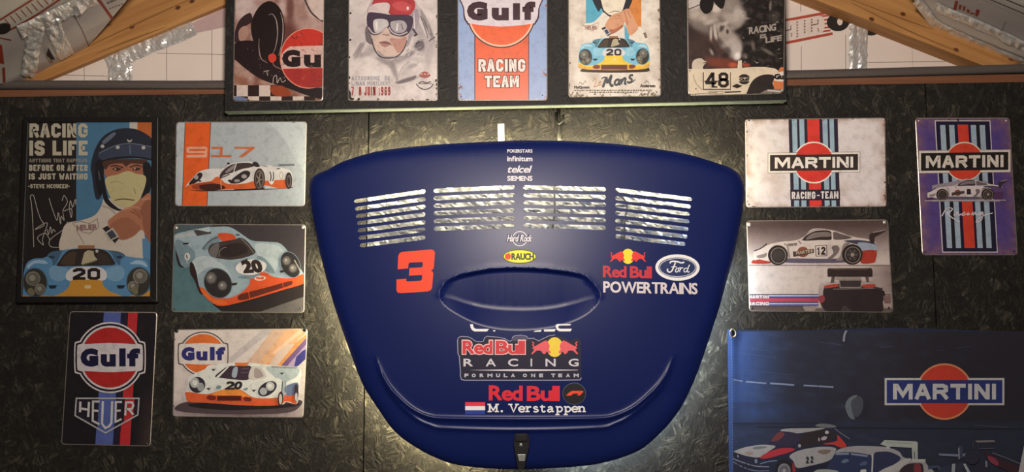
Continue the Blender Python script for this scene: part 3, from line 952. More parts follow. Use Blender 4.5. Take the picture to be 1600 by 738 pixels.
# rolled edge: flange that turns back towards the wall along the outline
ring0 = [U(x, y, -.050) for x, y in OUTC]
cxm = U(812, 470, -.05)
v, f, n = [], [], len(ring0)
for k, (dy, sh) in enumerate(((0, 0), (.006, -.001), (.012, -.005), (.012, -.012), (.009, -.012), (.004, -.005))):
    for p in ring0:
        r = (p - cxm); r.y = 0; r.normalize()
        v.append(p + r * sh + Vector((0, dy, 0)))
for k in range(5):
    for i in range(n):
        j = (i + 1) % n
        f.append((k * n + i, k * n + j, (k + 1) * n + j, (k + 1) * n + i))
fo = mesh_obj('rim_flange', v, f, M['blue'], cover, smooth=True); fix_normals(fo)

# latch at the foot of the cover
lt = empty('latch', (0, 0, 0)); bpy.data.objects.remove(lt)
def latch_slab(name, px, l0, l1, mat, parent, bev=.0012):
    fr = [U(x, y, -(hc1(812, 690) + l1)) for x, y in px]
    bk = [Vector((p.x, -(hc1(812, 690) + l0), p.z)) for p in fr]
    v, f = prism_pts(fr, bk)
    o = mesh_obj(name, v, f, mat, parent); fix_normals(o)
    m = o.modifiers.new('bevel', 'BEVEL'); m.width = bev; m.segments = 2; m.limit_method = 'ANGLE'
    return o
latch = latch_slab('latch', [(803, 682), (805, 677.5), (824, 677.5), (827, 682), (827.5, 698), (824, 713), (819, 734), (809, 734), (805, 712), (802.5, 697)], -.008, .010, M['black'], cover)
latch_slab('latch_lever', [(806, 680), (824, 680), (824.5, 690), (805.5, 690)], .010, .014, M['black'], latch)
latch_slab('latch_plate', [(808.5, 710.5), (821.5, 710.5), (820, 721), (811, 721)], .010, .012, M['steel'], latch, .0005)
dome('latch_rivet', U(814, 695.5, -(hc1(812, 690) + .010)), .004, .002, M['steel'], latch)

# LED strips behind the cover, facing the wall
LEDW, LEDC = emit_mat('led_warm', (1.0, .90, .54), 400.0), emit_mat('led_cool', (.74, .92, 1.0), 300.0)
def led(name, line, mat, y=-.037, w=.005):
    L = [U(px_, py_, y) for px_, py_ in line]
    v, f = [], []
    for i, p in enumerate(L):
        a, b = L[max(i - 1, 0)], L[min(i + 1, len(L) - 1)]
        t = (b - a); t.y = 0; t.normalize(); s = Vector((-t.z, 0, t.x))
        for q in ((s * w, 0), (-s * w, 0), (-s * w, .003), (s * w, .003)): v.append(p + q[0] + Vector((0, q[1], 0)))
    for i in range(len(L) - 1):
        for k in range(4): f.append((i * 4 + k, i * 4 + (k + 1) % 4, i * 4 + 4 + (k + 1) % 4, i * 4 + 4 + k))
    f += [(0, 1, 2, 3), tuple(len(v) - 4 + k for k in range(4))]
    o = mesh_obj(name, v, f, mat, cover); fix_normals(o)
    return o
def led_sheet():
    """crumpled foil stuck to the wall behind the slots"""
    v, f, nx, ny = [], [], 110, 34
    rn_ = random.Random(5)
    for j in range(ny + 1):
        for i in range(nx + 1):
            x, y = 574 + (1092 - 574) * i / nx, 274 + (404 - 274) * j / ny
            h = .0010 + .0055 * abs(nz(x, y, 12, 1.1)) + .0040 * abs(nz(x + .6 * y, y, 6, 3.7)) + .0003 * rn_.random()
            v.append(U(x, y, -h))
    for j in range(ny):
        for i in range(nx):
            a = j * (nx + 1) + i; f.append((a, a + 1, a + nx + 2, a + nx + 1))
    o = mesh_obj('foil_sheet', v, f, M['foil_sheet'], origin=U(812, 404, 0))
    tag(o, 'crumpled silvery foil seen through the slots of the blue cover', 'foil')
M['foil_sheet'] = simple('dull_crumpled_foil', (112, 112, 110), .38, .55, 40, .6)
led('led_strip', catmull([(530, 292), (590, 270), (680, 256), (780, 252), (860, 252), (960, 258), (1060, 274), (1118, 292)], False, 5), LEDW)
led('led_strip', catmull([(528, 400), (556, 482), (582, 548), (610, 612), (640, 650), (690, 688), (760, 704)], False, 5), LEDW)
led('led_strip', catmull([(1118, 400), (1092, 482), (1066, 548), (1036, 612), (1010, 650), (950, 688), (870, 704)], False, 5), LEDC)
led('led_strip', [(680, 396), (730, 396), (812, 396), (900, 396), (950, 396)], emit_mat('led_neutral', (1.0, .97, .86), 30.0), -.034, .004)
led_sheet()

# ---- decals on the cover
def decal(name_fn):
    p = Print(1.35); name_fn(p)
    return p.build(cover, surf_cover, M['decal'], dice=7.0, batch=batch_cover)
WHT, RBR, SUN = (206, 202, 206), (206, 34, 40), (246, 196, 40)
def bulls(p, cx, cy, k, red, sun, r=11.0):
    """two charging animals in front of a sun; k = scale in pixels per logo unit"""
    keep = p.f; p.f = (cx, cy, k, k)
    p.ell(0, 0, 74, 90, sun)
    for s in (-1, 1):
        def m(q): return [(s * x, y) for x, y in q]
        p.sp(m([(62, -48), (80, -60), (110, -48), (150, -25), (185, -5), (205, 10), (190, 18), (195, 36), (212, 58), (198, 62), (175, 40), (150, 30), (120, 38), (112, 54), (88, 62), (72, 40), (50, 58), (36, 46), (52, 20), (46, -10)]), red)
        p.line(m([(185, -5), (200, -18), (190, -34), (206, -48)]), 9, red, smooth=True)
    p.f = keep
def dec_top(p):
    p.part('sponsor_lettering')
    p.text('POKERSTARS', 792.5, 233.3, 832, 238.7, WHT, .2)
    p.text('infinitum', 792.5, 244, 832, 252.3, WHT, .35)
    p.text('telcel', 791.5, 258.8, 828, 270.2, WHT, .35, shear=.32, gap=.05)
    p.text('SIEMENS', 792.5, 275, 832, 282.8, WHT, .35)
    p.part('round_lettering').ring(812.3, 373.2, 11.2, 11.2, 1.3, WHT)
    p.text('Hard Rock', 791, 366.3, 830, 378.5, (20, 26, 70), 1.4, shear=.22, gap=.05)
    p.text('Hard Rock', 792, 367, 830, 378, WHT, .3, shear=.22, gap=.05)
    p.part('oval_sticker').ell(812, 401, 26, 11, (70, 66, 20)).ell(812, 401, 24.8, 9.8, (240, 214, 44))
    p.sp([(790, 397.5), (793, 396.6), (797, 397), (798.3, 401), (796.5, 405), (793, 406), (790, 404.5), (789, 401)], (214, 62, 30)).line([(794, 397), (795.5, 394.6)], 1, (70, 90, 30))
    p.text('RAUCH', 799, 395.8, 834.5, 406.4, (52, 62, 24), .6, gap=.05)
decal(dec_top)
def dec_three(p):
    p.part('number').fr(600, 370, 3.077)
    p.poly([(84, 74), (150, 68), (225, 62), (238, 65), (245, 76), (240, 146), (236, 156), (226, 163), (235, 170), (237, 180), (231, 245), (225, 257), (212, 263), (150, 268), (82, 272), (66, 270), (60, 258), (60, 206), (107, 202), (107, 212), (112, 216), (176, 212), (182, 207), (184, 188), (180, 184), (120, 188), (122, 151), (180, 148), (186, 143), (187, 126), (182, 122), (124, 125), (118, 130), (116, 153), (66, 157), (68, 96), (73, 82)], (240, 62, 30))
decal(dec_three)
def dec_power(p):
    p.part('animal_emblem'); bulls(p, 981.2, 400.8, .132, (206, 44, 36), SUN)
    p.part('red_lettering').text('Red', 942, 415.2, 979, 433.8, (176, 36, 52), .9, gap=.03, slope=.02).text('Bull', 984, 416, 1018.5, 434.8, (176, 36, 52), .9, gap=.04, slope=.02)
    p.part('grey_lettering').text('POWERTRAINS', 942.5, 439.6, 1090, 457.6, (196, 188, 190), .7, slope=.019, gap=.07)
    p.part('oval_badge').ell(1058.6, 418.3, 34.6, 20.6, (226, 222, 226), 1).ell(1058.6, 418.3, 29.8, 15.8, (22, 38, 84), 1).ring(1058.6, 418.3, 28, 14.2, .9, (200, 204, 214))
    p.fr(930, 370, 7.38)
    S = (226, 226, 232)
    p.line([(862, 308), (872, 290), (905, 284), (950, 290), (995, 302), (1028, 294)], 17, S, smooth=True).line([(925, 298), (905, 350), (880, 400), (850, 408), (832, 390), (838, 370)], 15, S, smooth=True)
    p.line([(878, 352), (905, 346), (940, 350)], 9, S, smooth=True)
    p.line([(952, 360), (930, 378), (926, 402), (944, 408), (960, 388), (960, 366), (945, 362)], 11, S, smooth=True).line([(960, 370), (982, 358), (972, 408)], 10, S, smooth=True).line([(978, 384), (1000, 358), (1016, 366)], 10, S, smooth=True)
    p.line([(1062, 364), (1038, 366), (1024, 384), (1026, 404), (1042, 408), (1062, 388)], 10, S, smooth=True).line([(1088, 324), (1074, 356), (1063, 396), (1072, 410), (1088, 402)], 11, S, smooth=True)
decal(dec_power)
def dec_cut(p):
    p.part('cut_lettering').fr(700, 510, 6.957)
    w = (214, 220, 236)
    for q in ([(240, -22), (272, -22), (274, 0), (284, 20), (306, 30), (445, 30), (425, 57), (290, 57), (262, 44), (246, 16)], [(486, 44), (516, 44), (512, 57), (498, 58)],
              [(945, 50), (1018, 40), (1008, 60), (930, 62)], [(1042, 36), (1172, 30), (1158, 58), (1046, 58)],
              [(1172, 10), (1170, -12), (1186, -24), (1340, -24), (1326, -8), (1210, -8), (1198, 4), (1202, 20), (1216, 28), (1346, 28), (1332, 56), (1210, 56), (1184, 40)]):
        p.part('cut_letter_%d' % len(p.parts)); p.poly(q, w)
decal(dec_cut)
def dec_team(p):
    p.part('team_sticker').fr(700, 510, 6.957)
    o = [(104, 150), (112, 124), (140, 112), (220, 116), (262, 136), (300, 164), (352, 170), (384, 164), (396, 128), (424, 110), (560, 122), (620, 136), (668, 164), (690, 158), (702, 120), (728, 102), (800, 98), (850, 108), (876, 134), (930, 132), (984, 160), (1040, 132), (1100, 104), (1162, 96), (1220, 110), (1290, 140), (1336, 156), (1380, 132), (1424, 134), (1444, 160), (1446, 300), (1450, 560), (1436, 584), (1200, 588), (180, 588), (146, 580), (134, 540), (136, 500), (128, 400), (124, 330), (108, 300)]
    p.poly(o, (16, 14, 40)).line(o[:7] + o[7:24], 6, (150, 152, 178)).line(o[-10:] + o[:1], 8, (150, 152, 178))
    p.sp([(700, 130), (725, 110), (790, 104), (850, 116), (868, 140), (840, 156), (700, 158)], (66, 64, 92))
    pk = (232, 176, 176)
    for s, a, b in (('Red', 148, 492), ('Bull', 508, 846)):
        p.text(s, a, 146, b, 314, pk, 15, gap=.02)
    for s, a, b in (('Red', 158, 484), ('Bull', 518, 838)):
        p.text(s, a, 158, b, 304, (186, 52, 58), 7, gap=.04)
    bulls(p, 700 + 1160 / 6.957, 510 + 228 / 6.957, .172, (206, 84, 92), (232, 188, 60))
    p.fr(700, 510, 6.957)
    gr = (186, 184, 192)
    for ch, x0, x1 in (('R', 168, 272), ('A', 410, 522), ('C', 652, 762), ('N', 1060, 1170), ('G', 1310, 1420)):
        p.text(ch, x0, 354, x1, 438, gr, 3)
    p.rect(898, 354, 914, 438, gr)
    p.poly([(230, 478), (800, 466), (1410, 474), (1410, 480), (800, 490)], (190, 186, 196))
    x = 178
    for ch, xx in zip('FORMULAONETEAM', (178, 258, 344, 428, 522, 604, 684, 814, 904, 990, 1122, 1198, 1282, 1366)):
        p.text(ch, xx, 516, xx + (44 if ch not in 'M' else 56), 556, (166, 164, 176), 3.5)
decal(dec_team)
def dec_low(p):
    p.part('red_lettering').fr(690, 490, 4.342)
    p.text('Red', 320, 488, 550, 592, (196, 30, 46), 5, gap=.03, slope=.012).text('Bull', 578, 492, 802, 596, (196, 30, 46), 5, gap=.05)
    p.part('round_sticker').ell(900, 545, 80, 75, (70, 70, 96)).ell(900, 546, 76, 71, (14, 13, 18))
    p.poly([(842, 558), (868, 535), (885, 526), (958, 526), (962, 532), (940, 556), (918, 556), (930, 544), (896, 544), (876, 558)], (232, 66, 44))
    p.part('flag_sticker').rect(160, 603, 295, 630, (206, 50, 66)).rect(160, 630, 295, 657, (232, 230, 236)).rect(160, 657, 295, 684, (30, 54, 140))
    p.part('name_lettering')
    w, T = (222, 226, 238), 11
    def serif(x, y, l=26): p.line([(x - l / 2, y), (x + l / 2, y)], 9, w)
    B, X, Cc = 666, 632, 616            # baseline, x-height, cap height
    p.line([(326, Cc), (326, B)], T, w).line([(374, Cc), (374, B)], T, w).line([(324, Cc), (350, B - 8), (376, Cc)], T, w)
    for x in (323, 377): serif(x, Cc + 2, 24)
    for x in (326, 374): serif(x, B, 28)
    p.ell(408, B - 2, 8, 8, w)
    p.line([(466, Cc), (488, B + 2), (512, Cc)], T, w); serif(466, Cc + 2, 28); serif(512, Cc + 2, 26)
    def e(x): p.line([(x - 17, 650), (x + 17, 650), (x + 16, 640), (x, 633), (x - 17, 641), (x - 19, 654), (x - 8, 667), (x + 6, 668), (x + 18, 661)], 10, w, smooth=True)
    e(544)
    p.line([(582, X + 2), (582, B)], T, w); serif(582, B, 30); serif(577, X + 2, 18); p.line([(582, 645), (594, 635), (608, 637)], 11, w, smooth=True)
    p.line([(652, 640), (640, 634), (626, 639), (634, 649), (650, 653), (654, 662), (640, 669), (624, 664)], 10, w, smooth=True)
    p.line([(682, 622), (682, 660), (692, 669), (704, 662)], 10, w, smooth=True).line([(668, 635), (702, 635)], 9, w)
    p.line([(722, 640), (738, 634), (750, 642), (750, 666)], 10, w, smooth=True).line([(750, 649), (730, 651), (720, 660), (730, 669), (746, 663)], 10, w, smooth=True); serif(755, B, 16)
    for x in (786, 842):
        p.line([(x, X + 2), (x, 687)], T, w); serif(x, 687, 28); serif(x - 5, X + 2, 16)
        p.line([(x, 641), (x + 16, 634), (x + 30, 643), (x + 30, 658), (x + 15, 668), (x, 660)], 10, w, smooth=True)
    e(904)
    p.line([(936, X + 2), (936, B)], T, w).line([(936, 644), (950, 634), (966, 642), (966, B)], 10, w, smooth=True); serif(936, B, 24); serif(967, B, 22); serif(931, X + 2, 16)
decal(dec_low)

# ------------------------------------------------------------------ what the cover hangs from
strap = slab('hanging_strap', [(777.5, 193.5), (788, 193), (788.5, 226), (778, 226)], -.030, -.027, M['steel'], origin=U(783, 226, -.03), bevel=.0004)
tag(strap, 'short bright metal strap standing up behind the top of the blue cover', 'strap')
hk = empty('wall_hook', U(874, 190, 0))
tag(hk, 'dark hook on the wall just above the blue cover', 'hook')
tube('hook_shank', [U(873, 170, -.004), U(873, 188, -.006), U(873.5, 200, -.006), U(874, 232, -.006)], .0042, M['chain'], hk)
tube('hook_bend', [U(869, 176, -.006), U(869, 188, -.012), U(874, 193, -.020), U(880, 188, -.022), U(880, 180, -.022)], .0032, M['chain'], hk)
def chain(name, p0, p1, sag, n, label):
    e_ = empty(name, U(*p0, -.026)); tag(e_, label, 'chain', 'chains on top of the cover')
    for i in range(n):
        t0, t1 = (i - .18) / n, (i + 1.18) / n
        def at(t): return U(p0[0] + (p1[0] - p0[0]) * t, p0[1] + (p1[1] - p0[1]) * t - sag * 4 * t * (1 - t), -.026)
        a, b = at(t0), at(t1); m_ = (a + b) / 2; d = (b - a) / 2; L = d.length; d.normalize()
        s = Vector((0, 1, 0)) if i % 2 else d.cross(Vector((0, 1, 0))).normalized()
        P_ = []
        for k in range(14):
            an = 2 * math.pi * k / 14
            P_.append(m_ + d * (L * math.cos(an)) + s * (.0038 * math.sin(an)))
        tube('chain_link', P_, .0009, M['chain'], e_, n=6, closed=True)
chain('chain', (752, 224), (779, 214), 1.5, 4, 'dark wire chain running left from the metal strap')
chain('chain', (788, 212), (828, 224), -.5, 6, 'dark wire chain running right from the metal strap')
tag(tube('power_cable', [U(x, y, -.006) for x, y in catmull([(874, 231), (868, 260), (866, 292), (867, 320), (865, 345), (861, 365), (850, 400)], False, 5)], .0022, M['cable'], origin=U(874, 231, 0)),
    'black cable seen through the slots right of the cover centre', 'cable')
tag(tube('power_cable', [U(x, y, -.006) for x, y in catmull([(940, 285), (962, 297), (976, 312), (980, 325), (976, 345), (975, 390)], False, 5)], .0022, M['cable'], origin=U(940, 285, 0)),
    'black cable seen through the rightmost group of slots', 'cable')
# ------------------------------------------------------------------ tin signs, framed poster and banner
def lerp2(a, b, t): return (a[0] + (b[0] - a[0]) * t, a[1] + (b[1] - a[1]) * t)
def rounded(q, r, n=5):
    """outline of a quadrilateral with round corners of r pixels"""
    out = []
    for i in range(4):
        p, a, b = q[i], q[i - 1], q[(i + 1) % 4]
        u = lerp2(p, a, r / math.hypot(a[0] - p[0], a[1] - p[1])); w = lerp2(p, b, r / math.hypot(b[0] - p[0], b[1] - p[1]))
        for k in range(n + 1):
            t = k / n
            out.append(tuple(u[d] * (1 - t) ** 2 + 2 * p[d] * t * (1 - t) + w[d] * t * t for d in (0, 1)))
    return out
def inset(q, d):
    c = (sum(p[0] for p in q) / 4, sum(p[1] for p in q) / 4)
    return [(p[0] + (d if p[0] < c[0] else -d), p[1] + (d if p[1] < c[1] else -d)) for p in q]
def scale_out(L, d):
    cx = sum(p[0] for p in L) / len(L); cy = sum(p[1] for p in L) / len(L)
    w = max(p[0] for p in L) - min(p[0] for p in L); h = max(p[1] for p in L) - min(p[1] for p in L)
    return [(cx + (p[0] - cx) * (1 - 2 * d / w), cy + (p[1] - cy) * (1 - 2 * d / h)) for p in L]
def tin_sign(q, yback, label, edge=None, r=6.0, thick=.0018):
    """embossed tin plate: flat face, rolled-down edge"""
    t = empty('metal_sign', (U((q[2][0] + q[3][0]) / 2, (q[2][1] + q[3][1]) / 2, yback)))
    tag(t, label, 'metal sign')
    L0 = rounded(q, r); L1 = scale_out(L0, 1.3)
    n = len(L0); v, f = [], []
    for L, y in ((L0, yback - .0002), (L0, yback - thick * .6), (L1, yback - thick)): v += [U(x, yy, y) for x, yy in L]
    for k in range(2):
        for i in range(n):
            j = (i + 1) % n; f.append((k * n + i, k * n + j, (k + 1) * n + j, (k + 1) * n + i))
    f.append(tuple(range(2 * n, 3 * n))); f.append(tuple(range(n))[::-1])
    o = mesh_obj('plate', v, f, edge or M['tin'], t); fix_normals(o)
    return t, (lambda x, y, l=0.0: U(x, y, yback - thick - l - .0002)), L1
def face(p, L, col, name='background_print'):
    keep = p.f; p.f = (0, 0, 1, 1); p.part(name); p.poly(L, col); p.f = keep
def screws(t, pts, yback, mat, r=.0032, name='screw'):
    for x, y in pts: dome(name, U(x, y, yback - .0019), r, .0022, mat, t, 10, 3)
RUST = [(96, 62, 46), (70, 44, 34), (120, 84, 64), (52, 38, 32)]

def gulf(p, cx, cy, r, orange, navy, white, ring=None, tx=.04, bot=True, ratio=1.0):
    """round fuel emblem: disc, bulging white band, heavy lettering"""
    k = p.f; ring = ring or navy
    def band(g, h): return [(cx - g, cy - h * .72), (cx - g * .93, cy - h), (cx - g * .6, cy - h * 1.08), (cx, cy - h * 1.16), (cx + g * .6, cy - h * 1.08), (cx + g * .93, cy - h), (cx + g, cy - h * .72),
                                   (cx + g, cy + h * .72), (cx + g * .93, cy + h), (cx + g * .6, cy + h * 1.08), (cx, cy + h * 1.16), (cx - g * .6, cy + h * 1.08), (cx - g * .93, cy + h), (cx - g, cy + h * .72)]
    b, h = r * 1.04, r * .43
    p.ell(cx, cy, r, r * ratio, white, n=56).sp(band(b, h + r * .04), white)
    p.ell(cx, cy, r * .955, r * .955 * ratio, ring, n=56).sp(band(b * .965, h), ring)
    p.ell(cx, cy, r * .90, r * .90 * ratio, white, n=56).sp(band(b * .92, h * .9), white)
    p.ell(cx, cy, r * .845, r * .845 * ratio, orange, n=56)
    p.sp(band(b * .92, h * .86), white)
    p.text('G', cx - r * .86, cy - r * .27, cx - r * .34, cy + r * .27, navy, r * .055)
    p.text('u', cx - r * .27, cy - r * .10, cx + r * .17, cy + r * .27, navy, r * .05)
    p.text('l', cx + r * .27, cy - r * .27, cx + r * .46, cy + r * .26, navy, r * .045)
    p.text('f', cx + r * .50, cy - r * .27, cx + r * .88, cy + r * .26, navy, r * .045)
def martini(p, cx, cy, w, h, r, red, black, white, line, slope=0.0, border=.11, ringc=None):
    """red ball with a dark name bar across it; w, h = size of the bar"""
    ringc = ringc or white
    def R(a, b, col): p.poly([(cx - a, cy - b - slope * a), (cx + a, cy - b + slope * a), (cx + a, cy + b + slope * a), (cx - a, cy + b - slope * a)], col)
    p.ell(cx, cy, r * 1.07, r * 1.07, ringc, n=56)
    R(w / 2 + h * (border + .03), h / 2 + h * (border + .03), line); R(w / 2 + h * border, h / 2 + h * border, white)
    p.ell(cx, cy, r, r, red, n=56)
    R(w / 2, h / 2, black)
    p.block('MARTINI', cx - w * .445, cy - h * .34 - slope * w * .44, cx + w * .445, cy + h * .34 - slope * w * .44, white, .25, slope=slope, gap=.15)

def car_front(p, body, nose, dark, hi, roundel=True, full=True):
    """long-tailed sports racing car seen head on (frame of the framed poster)"""
    sh = mixc(body, dark, .35); lt = mixc(body, (235, 240, 245), .45)
    if full: p.sp([(60, 770), (160, 740), (500, 760), (940, 735), (1015, 765), (960, 800), (500, 812), (90, 800)], (52, 36, 28))
    p.sp([(22, 700), (28, 590), (40, 500), (66, 440), (120, 414), (180, 410), (215, 396), (250, 362), (330, 350), (450, 335), (575, 335), (690, 350), (770, 362), (815, 392), (870, 404), (940, 412), (985, 440), (1010, 520), (1018, 620), (1012, 705), (985, 752), (860, 770), (500, 776), (150, 770), (48, 748)], body)
    p.sp([(215, 396), (250, 362), (330, 352), (320, 380), (290, 440), (262, 470), (250, 420)], sh).sp([(815, 392), (770, 362), (690, 352), (712, 380), (742, 440), (772, 465), (782, 420)], sh)
    p.sp([(60, 470), (110, 432), (180, 425), (220, 450), (190, 455), (120, 452), (70, 490)], lt).sp([(850, 455), (900, 428), (960, 440), (985, 480), (940, 462), (890, 458)], lt)
    p.sp([(262, 470), (330, 480), (380, 500), (365, 560), (300, 590), (240, 560), (230, 500)], mixc(body, (225, 235, 240), .22)).sp([(770, 470), (700, 482), (662, 500), (672, 560), (740, 592), (800, 560), (808, 500)], mixc(body, (225, 235, 240), .22))
    p.rect(452, 312, 578, 345, (150, 104, 70))
    p.sp([(290, 470), (310, 430), (350, 375), (400, 346), (520, 338), (620, 342), (680, 366), (715, 410), (738, 455), (700, 466), (520, 470), (380, 472)], (44, 36, 32))
    p.sp([(320, 455), (360, 385), (410, 362), (440, 372), (430, 420), (420, 462)], (70, 56, 44)).sp([(600, 380), (660, 380), (700, 430), (690, 455), (620, 458)], (56, 46, 40))
    p.poly([(476, 458), (500, 368), (528, 350), (570, 356), (578, 396), (600, 420), (545, 446)], (176, 166, 138)).line([(482, 462), (560, 440), (600, 425)], 9, (120, 112, 96)).ell(597, 358, 12, 12, (170, 176, 176))
    if roundel:
        p.sp([(358, 545), (380, 505), (420, 482), (520, 476), (620, 482), (660, 508), (674, 545), (650, 582), (520, 590), (380, 584)], (206, 204, 204))
        p.block('20', 412, 486, 622, 582, dark, .27, gap=.16)
    p.sp([(245, 706), (310, 686), (360, 655), (388, 620), (400, 584), (520, 578), (630, 584), (645, 620), (690, 662), (760, 690), (830, 706), (1010, 660), (1014, 706), (985, 750), (860, 768), (500, 775), (150, 768), (48, 748), (22, 706), (26, 670), (120, 712)], nose)
    p.ell(527, 632, 30, 16, hi).line([(505, 626), (548, 626)], 5, (220, 210, 190)).line([(508, 638), (546, 638)], 5, (220, 210, 190))
    for cx, cy, rot, l1, l2 in ((122, 598, -6, (106, 568, 56), (160, 650, 42)), (918, 590, 6, (930, 550, 56), (876, 628, 42))):
        p.ell(cx, cy, 96, 114, sh, rot).ell(cx, cy, 88, 106, (48, 46, 40), rot)
        for lx, ly, lr in (l1, l2):
            p.ell(lx, ly, lr, lr, (122, 120, 108)).ell(lx + 3, ly + 4, lr * .86, lr * .86, (96, 94, 84)).ell(lx - lr * .1, ly - lr * .1, lr * .42, lr * .42, (140, 138, 126))
        p.sp([(cx - 60, cy + 60), (cx - 30, cy + 40), (cx - 5, cy + 70), (cx - 10, cy + 98), (cx - 40, cy + 94)], (112, 106, 80))
    for x in (258, 782): p.poly([(x - 34, 620), (x + 34, 620), (x + 18, 644), (x - 22, 644)], (26, 36, 50))
    for x in (250, 770): p.sp([(x - 24, 400), (x, 394), (x + 24, 402), (x, 412)], (30, 50, 80))
    if full:
        p.rect(336, 702, 708, 772, mixc(nose, (90, 40, 20), .75)); p.rect(344, 708, 700, 766, (70, 40, 30))
        p.sp([(222, 730), (260, 705), (318, 712), (322, 748), (280, 765), (235, 755)], (110, 58, 40)).sp([(728, 738), (735, 706), (790, 704), (826, 722), (800, 752), (750, 760)], (110, 58, 40))

# ---- 1: wheel and fuel emblem, upper board
q = [(367, -54), (507, -54), (504.8, 158), (364, 158.6)]
t, sf, L = tin_sign(q, BOARD_Y, 'worn red and black tin sign with a tyre above a checkered strip')
p = Print(.98, clip=L); face(p, L, (150, 110, 100))
def bg1(u, v, x, y):
    n = fbm(x, y, 26, 1.3); m = fbm(x, y, 11, 4.1)
    c = mixc((196, 170, 164), (120, 78, 66), .45 + .9 * n)
    c = mixc(c, (216, 196, 192), max(0, .8 - v * 1.6) * (.6 + m)) if u < .4 else c
    if v > .75: c = mixc(c, (130, 82, 64), .5 + m)
    return c
p.fr(355, 0, 4.475)
p.part('painted_background').soft(inset(q, 2.0), 76, 110, bg1, [
    (120, 60, 90, 90, 0, (206, 188, 184), .5, .8), (110, 230, 46, 70, 10, (150, 112, 98), .6, .9), (100, 235, 20, 40, 10, (196, 166, 152), .6, .8), (520, 110, 120, 120, 0, (168, 134, 124), .6, .7), (440, 60, 26, 90, 0, (96, 54, 48), .6, .8), (420, 240, 60, 90, 0, (90, 48, 44), .6, .8), (610, 40, 60, 90, 0, (206, 186, 178), .4, .8), (100, 500, 70, 60, 30, (176, 142, 130), .5, .8), (80, 560, 70, 30, 10, (140, 92, 70), .6, .7), (280, 575, 60, 22, 0, (196, 160, 146), .6, .7)]); p.part('tyre_print')
BK, BK2 = (34, 20, 22), (52, 34, 36)
p.sp([(50, 290), (60, 200), (95, 130), (160, 90), (175, 150), (120, 190), (100, 250), (110, 300)], BK2).sp([(80, 220), (110, 185), (140, 190), (150, 230), (120, 280), (85, 280)], (170, 132, 118))
p.sp([(42, 400), (50, 310), (110, 285), (200, 290), (300, 330), (400, 400), (440, 560), (560, 610), (668, 620), (668, 690), (560, 668), (430, 620), (250, 560), (140, 490), (70, 430)], BK)
p.sp([(165, 190), (185, 110), (230, 40), (290, 8), (345, 30), (385, 90), (402, 190), (395, 300), (375, 380), (330, 450), (270, 440), (220, 390), (185, 300)], (30, 18, 18))
p.line([(290, 105), (318, 100), (345, 150), (352, 240), (338, 330), (318, 375)], 7, (168, 150, 144), smooth=True, taper=True).line([(372, 85), (390, 160), (386, 280), (360, 390)], 6, (196, 176, 168), smooth=True, taper=True)
p.line([(224, 270), (222, 340), (238, 410), (282, 440)], 8, (150, 128, 122), smooth=True, taper=True).line([(315, 420), (330, 460), (380, 485)], 8, (130, 96, 88), smooth=True)
p.sp([(290, 388), (318, 374), (342, 392), (338, 425), (308, 438), (290, 416)], (206, 62, 46))
p.line([(540, -10), (590, 90), (668, 150)], 10, BK2, smooth=True).sp([(560, -20), (600, 80), (668, 140), (668, -20)], (206, 186, 178))
for i in range(26):
    rn = random.Random(i); x, y = rn.uniform(60, 420), rn.uniform(320, 560)
    p.line([(x, y), (x + rn.uniform(-14, 14), y + rn.uniform(-10, 10))], 3, (120, 96, 92))
p.part('round_emblem').ell(568, 408, 200, 212, (222, 150, 130)).ell(568, 408, 194, 206, (196, 52, 40))
p.poly([(374, 440), (380, 380), (410, 345), (440, 325), (668, 318), (668, 474), (560, 476), (384, 482)], (212, 176, 166))
p.sp([(400, 492), (560, 486), (668, 484), (668, 590), (600, 612), (520, 600), (450, 560)], (164, 46, 42))
p.text('G', 384, 348, 512, 470, (32, 16, 20), 12).text('u', 536, 382, 656, 474, (32, 16, 20), 12)
for i in range(34):
    rn = random.Random(i + 900); a_ = rn.uniform(0, 6.28); r_ = 190 * rn.random() ** .5; x, y = 568 + r_ * math.cos(a_), 408 + r_ * math.sin(a_)
    p.line([(x, y), (x + rn.uniform(-18, 18), y + rn.uniform(-16, 16)), (x + rn.uniform(-26, 26), y + rn.uniform(-30, 30))], rn.uniform(2, 6), rn.choice([(120, 52, 44), (92, 42, 38), (186, 112, 98)]), smooth=True, taper=True)
p.part('signature_print').line([(255, 500), (300, 490), (275, 500), (285, 530)], 4, (200, 180, 170)).line([(320, 590), (325, 540), (345, 530), (350, 580), (370, 545), (385, 575), (410, 560)], 4, (200, 180, 170), smooth=True)
p.part('checkered_print')
for r, y0, y1, a in ((0, 596, 674, 0), (1, 674, 712, 1)):
    for i in range(8):
        x = 66 + i * 78.5 - 78.5
        on = (i + a) % 2 == 1
        if r == 0 and i > 4: continue
        p.rect(x, y0, x + 78.5, y1, (208, 190, 180) if on else (44, 26, 24))
p.sp([(300, 610), (380, 600), (440, 640), (430, 672), (330, 668)], (150, 66, 34)).sp([(42, 682), (80, 676), (140, 690), (130, 712), (60, 712)], (104, 120, 156))
p.part('wear_print').chips(q, 70, RUST, 11, 1.6, 4)
p.build(t, sf, M['print'])
screws(t, [(374.5, 147)], BOARD_Y, M['black'], .0016, 'screw')

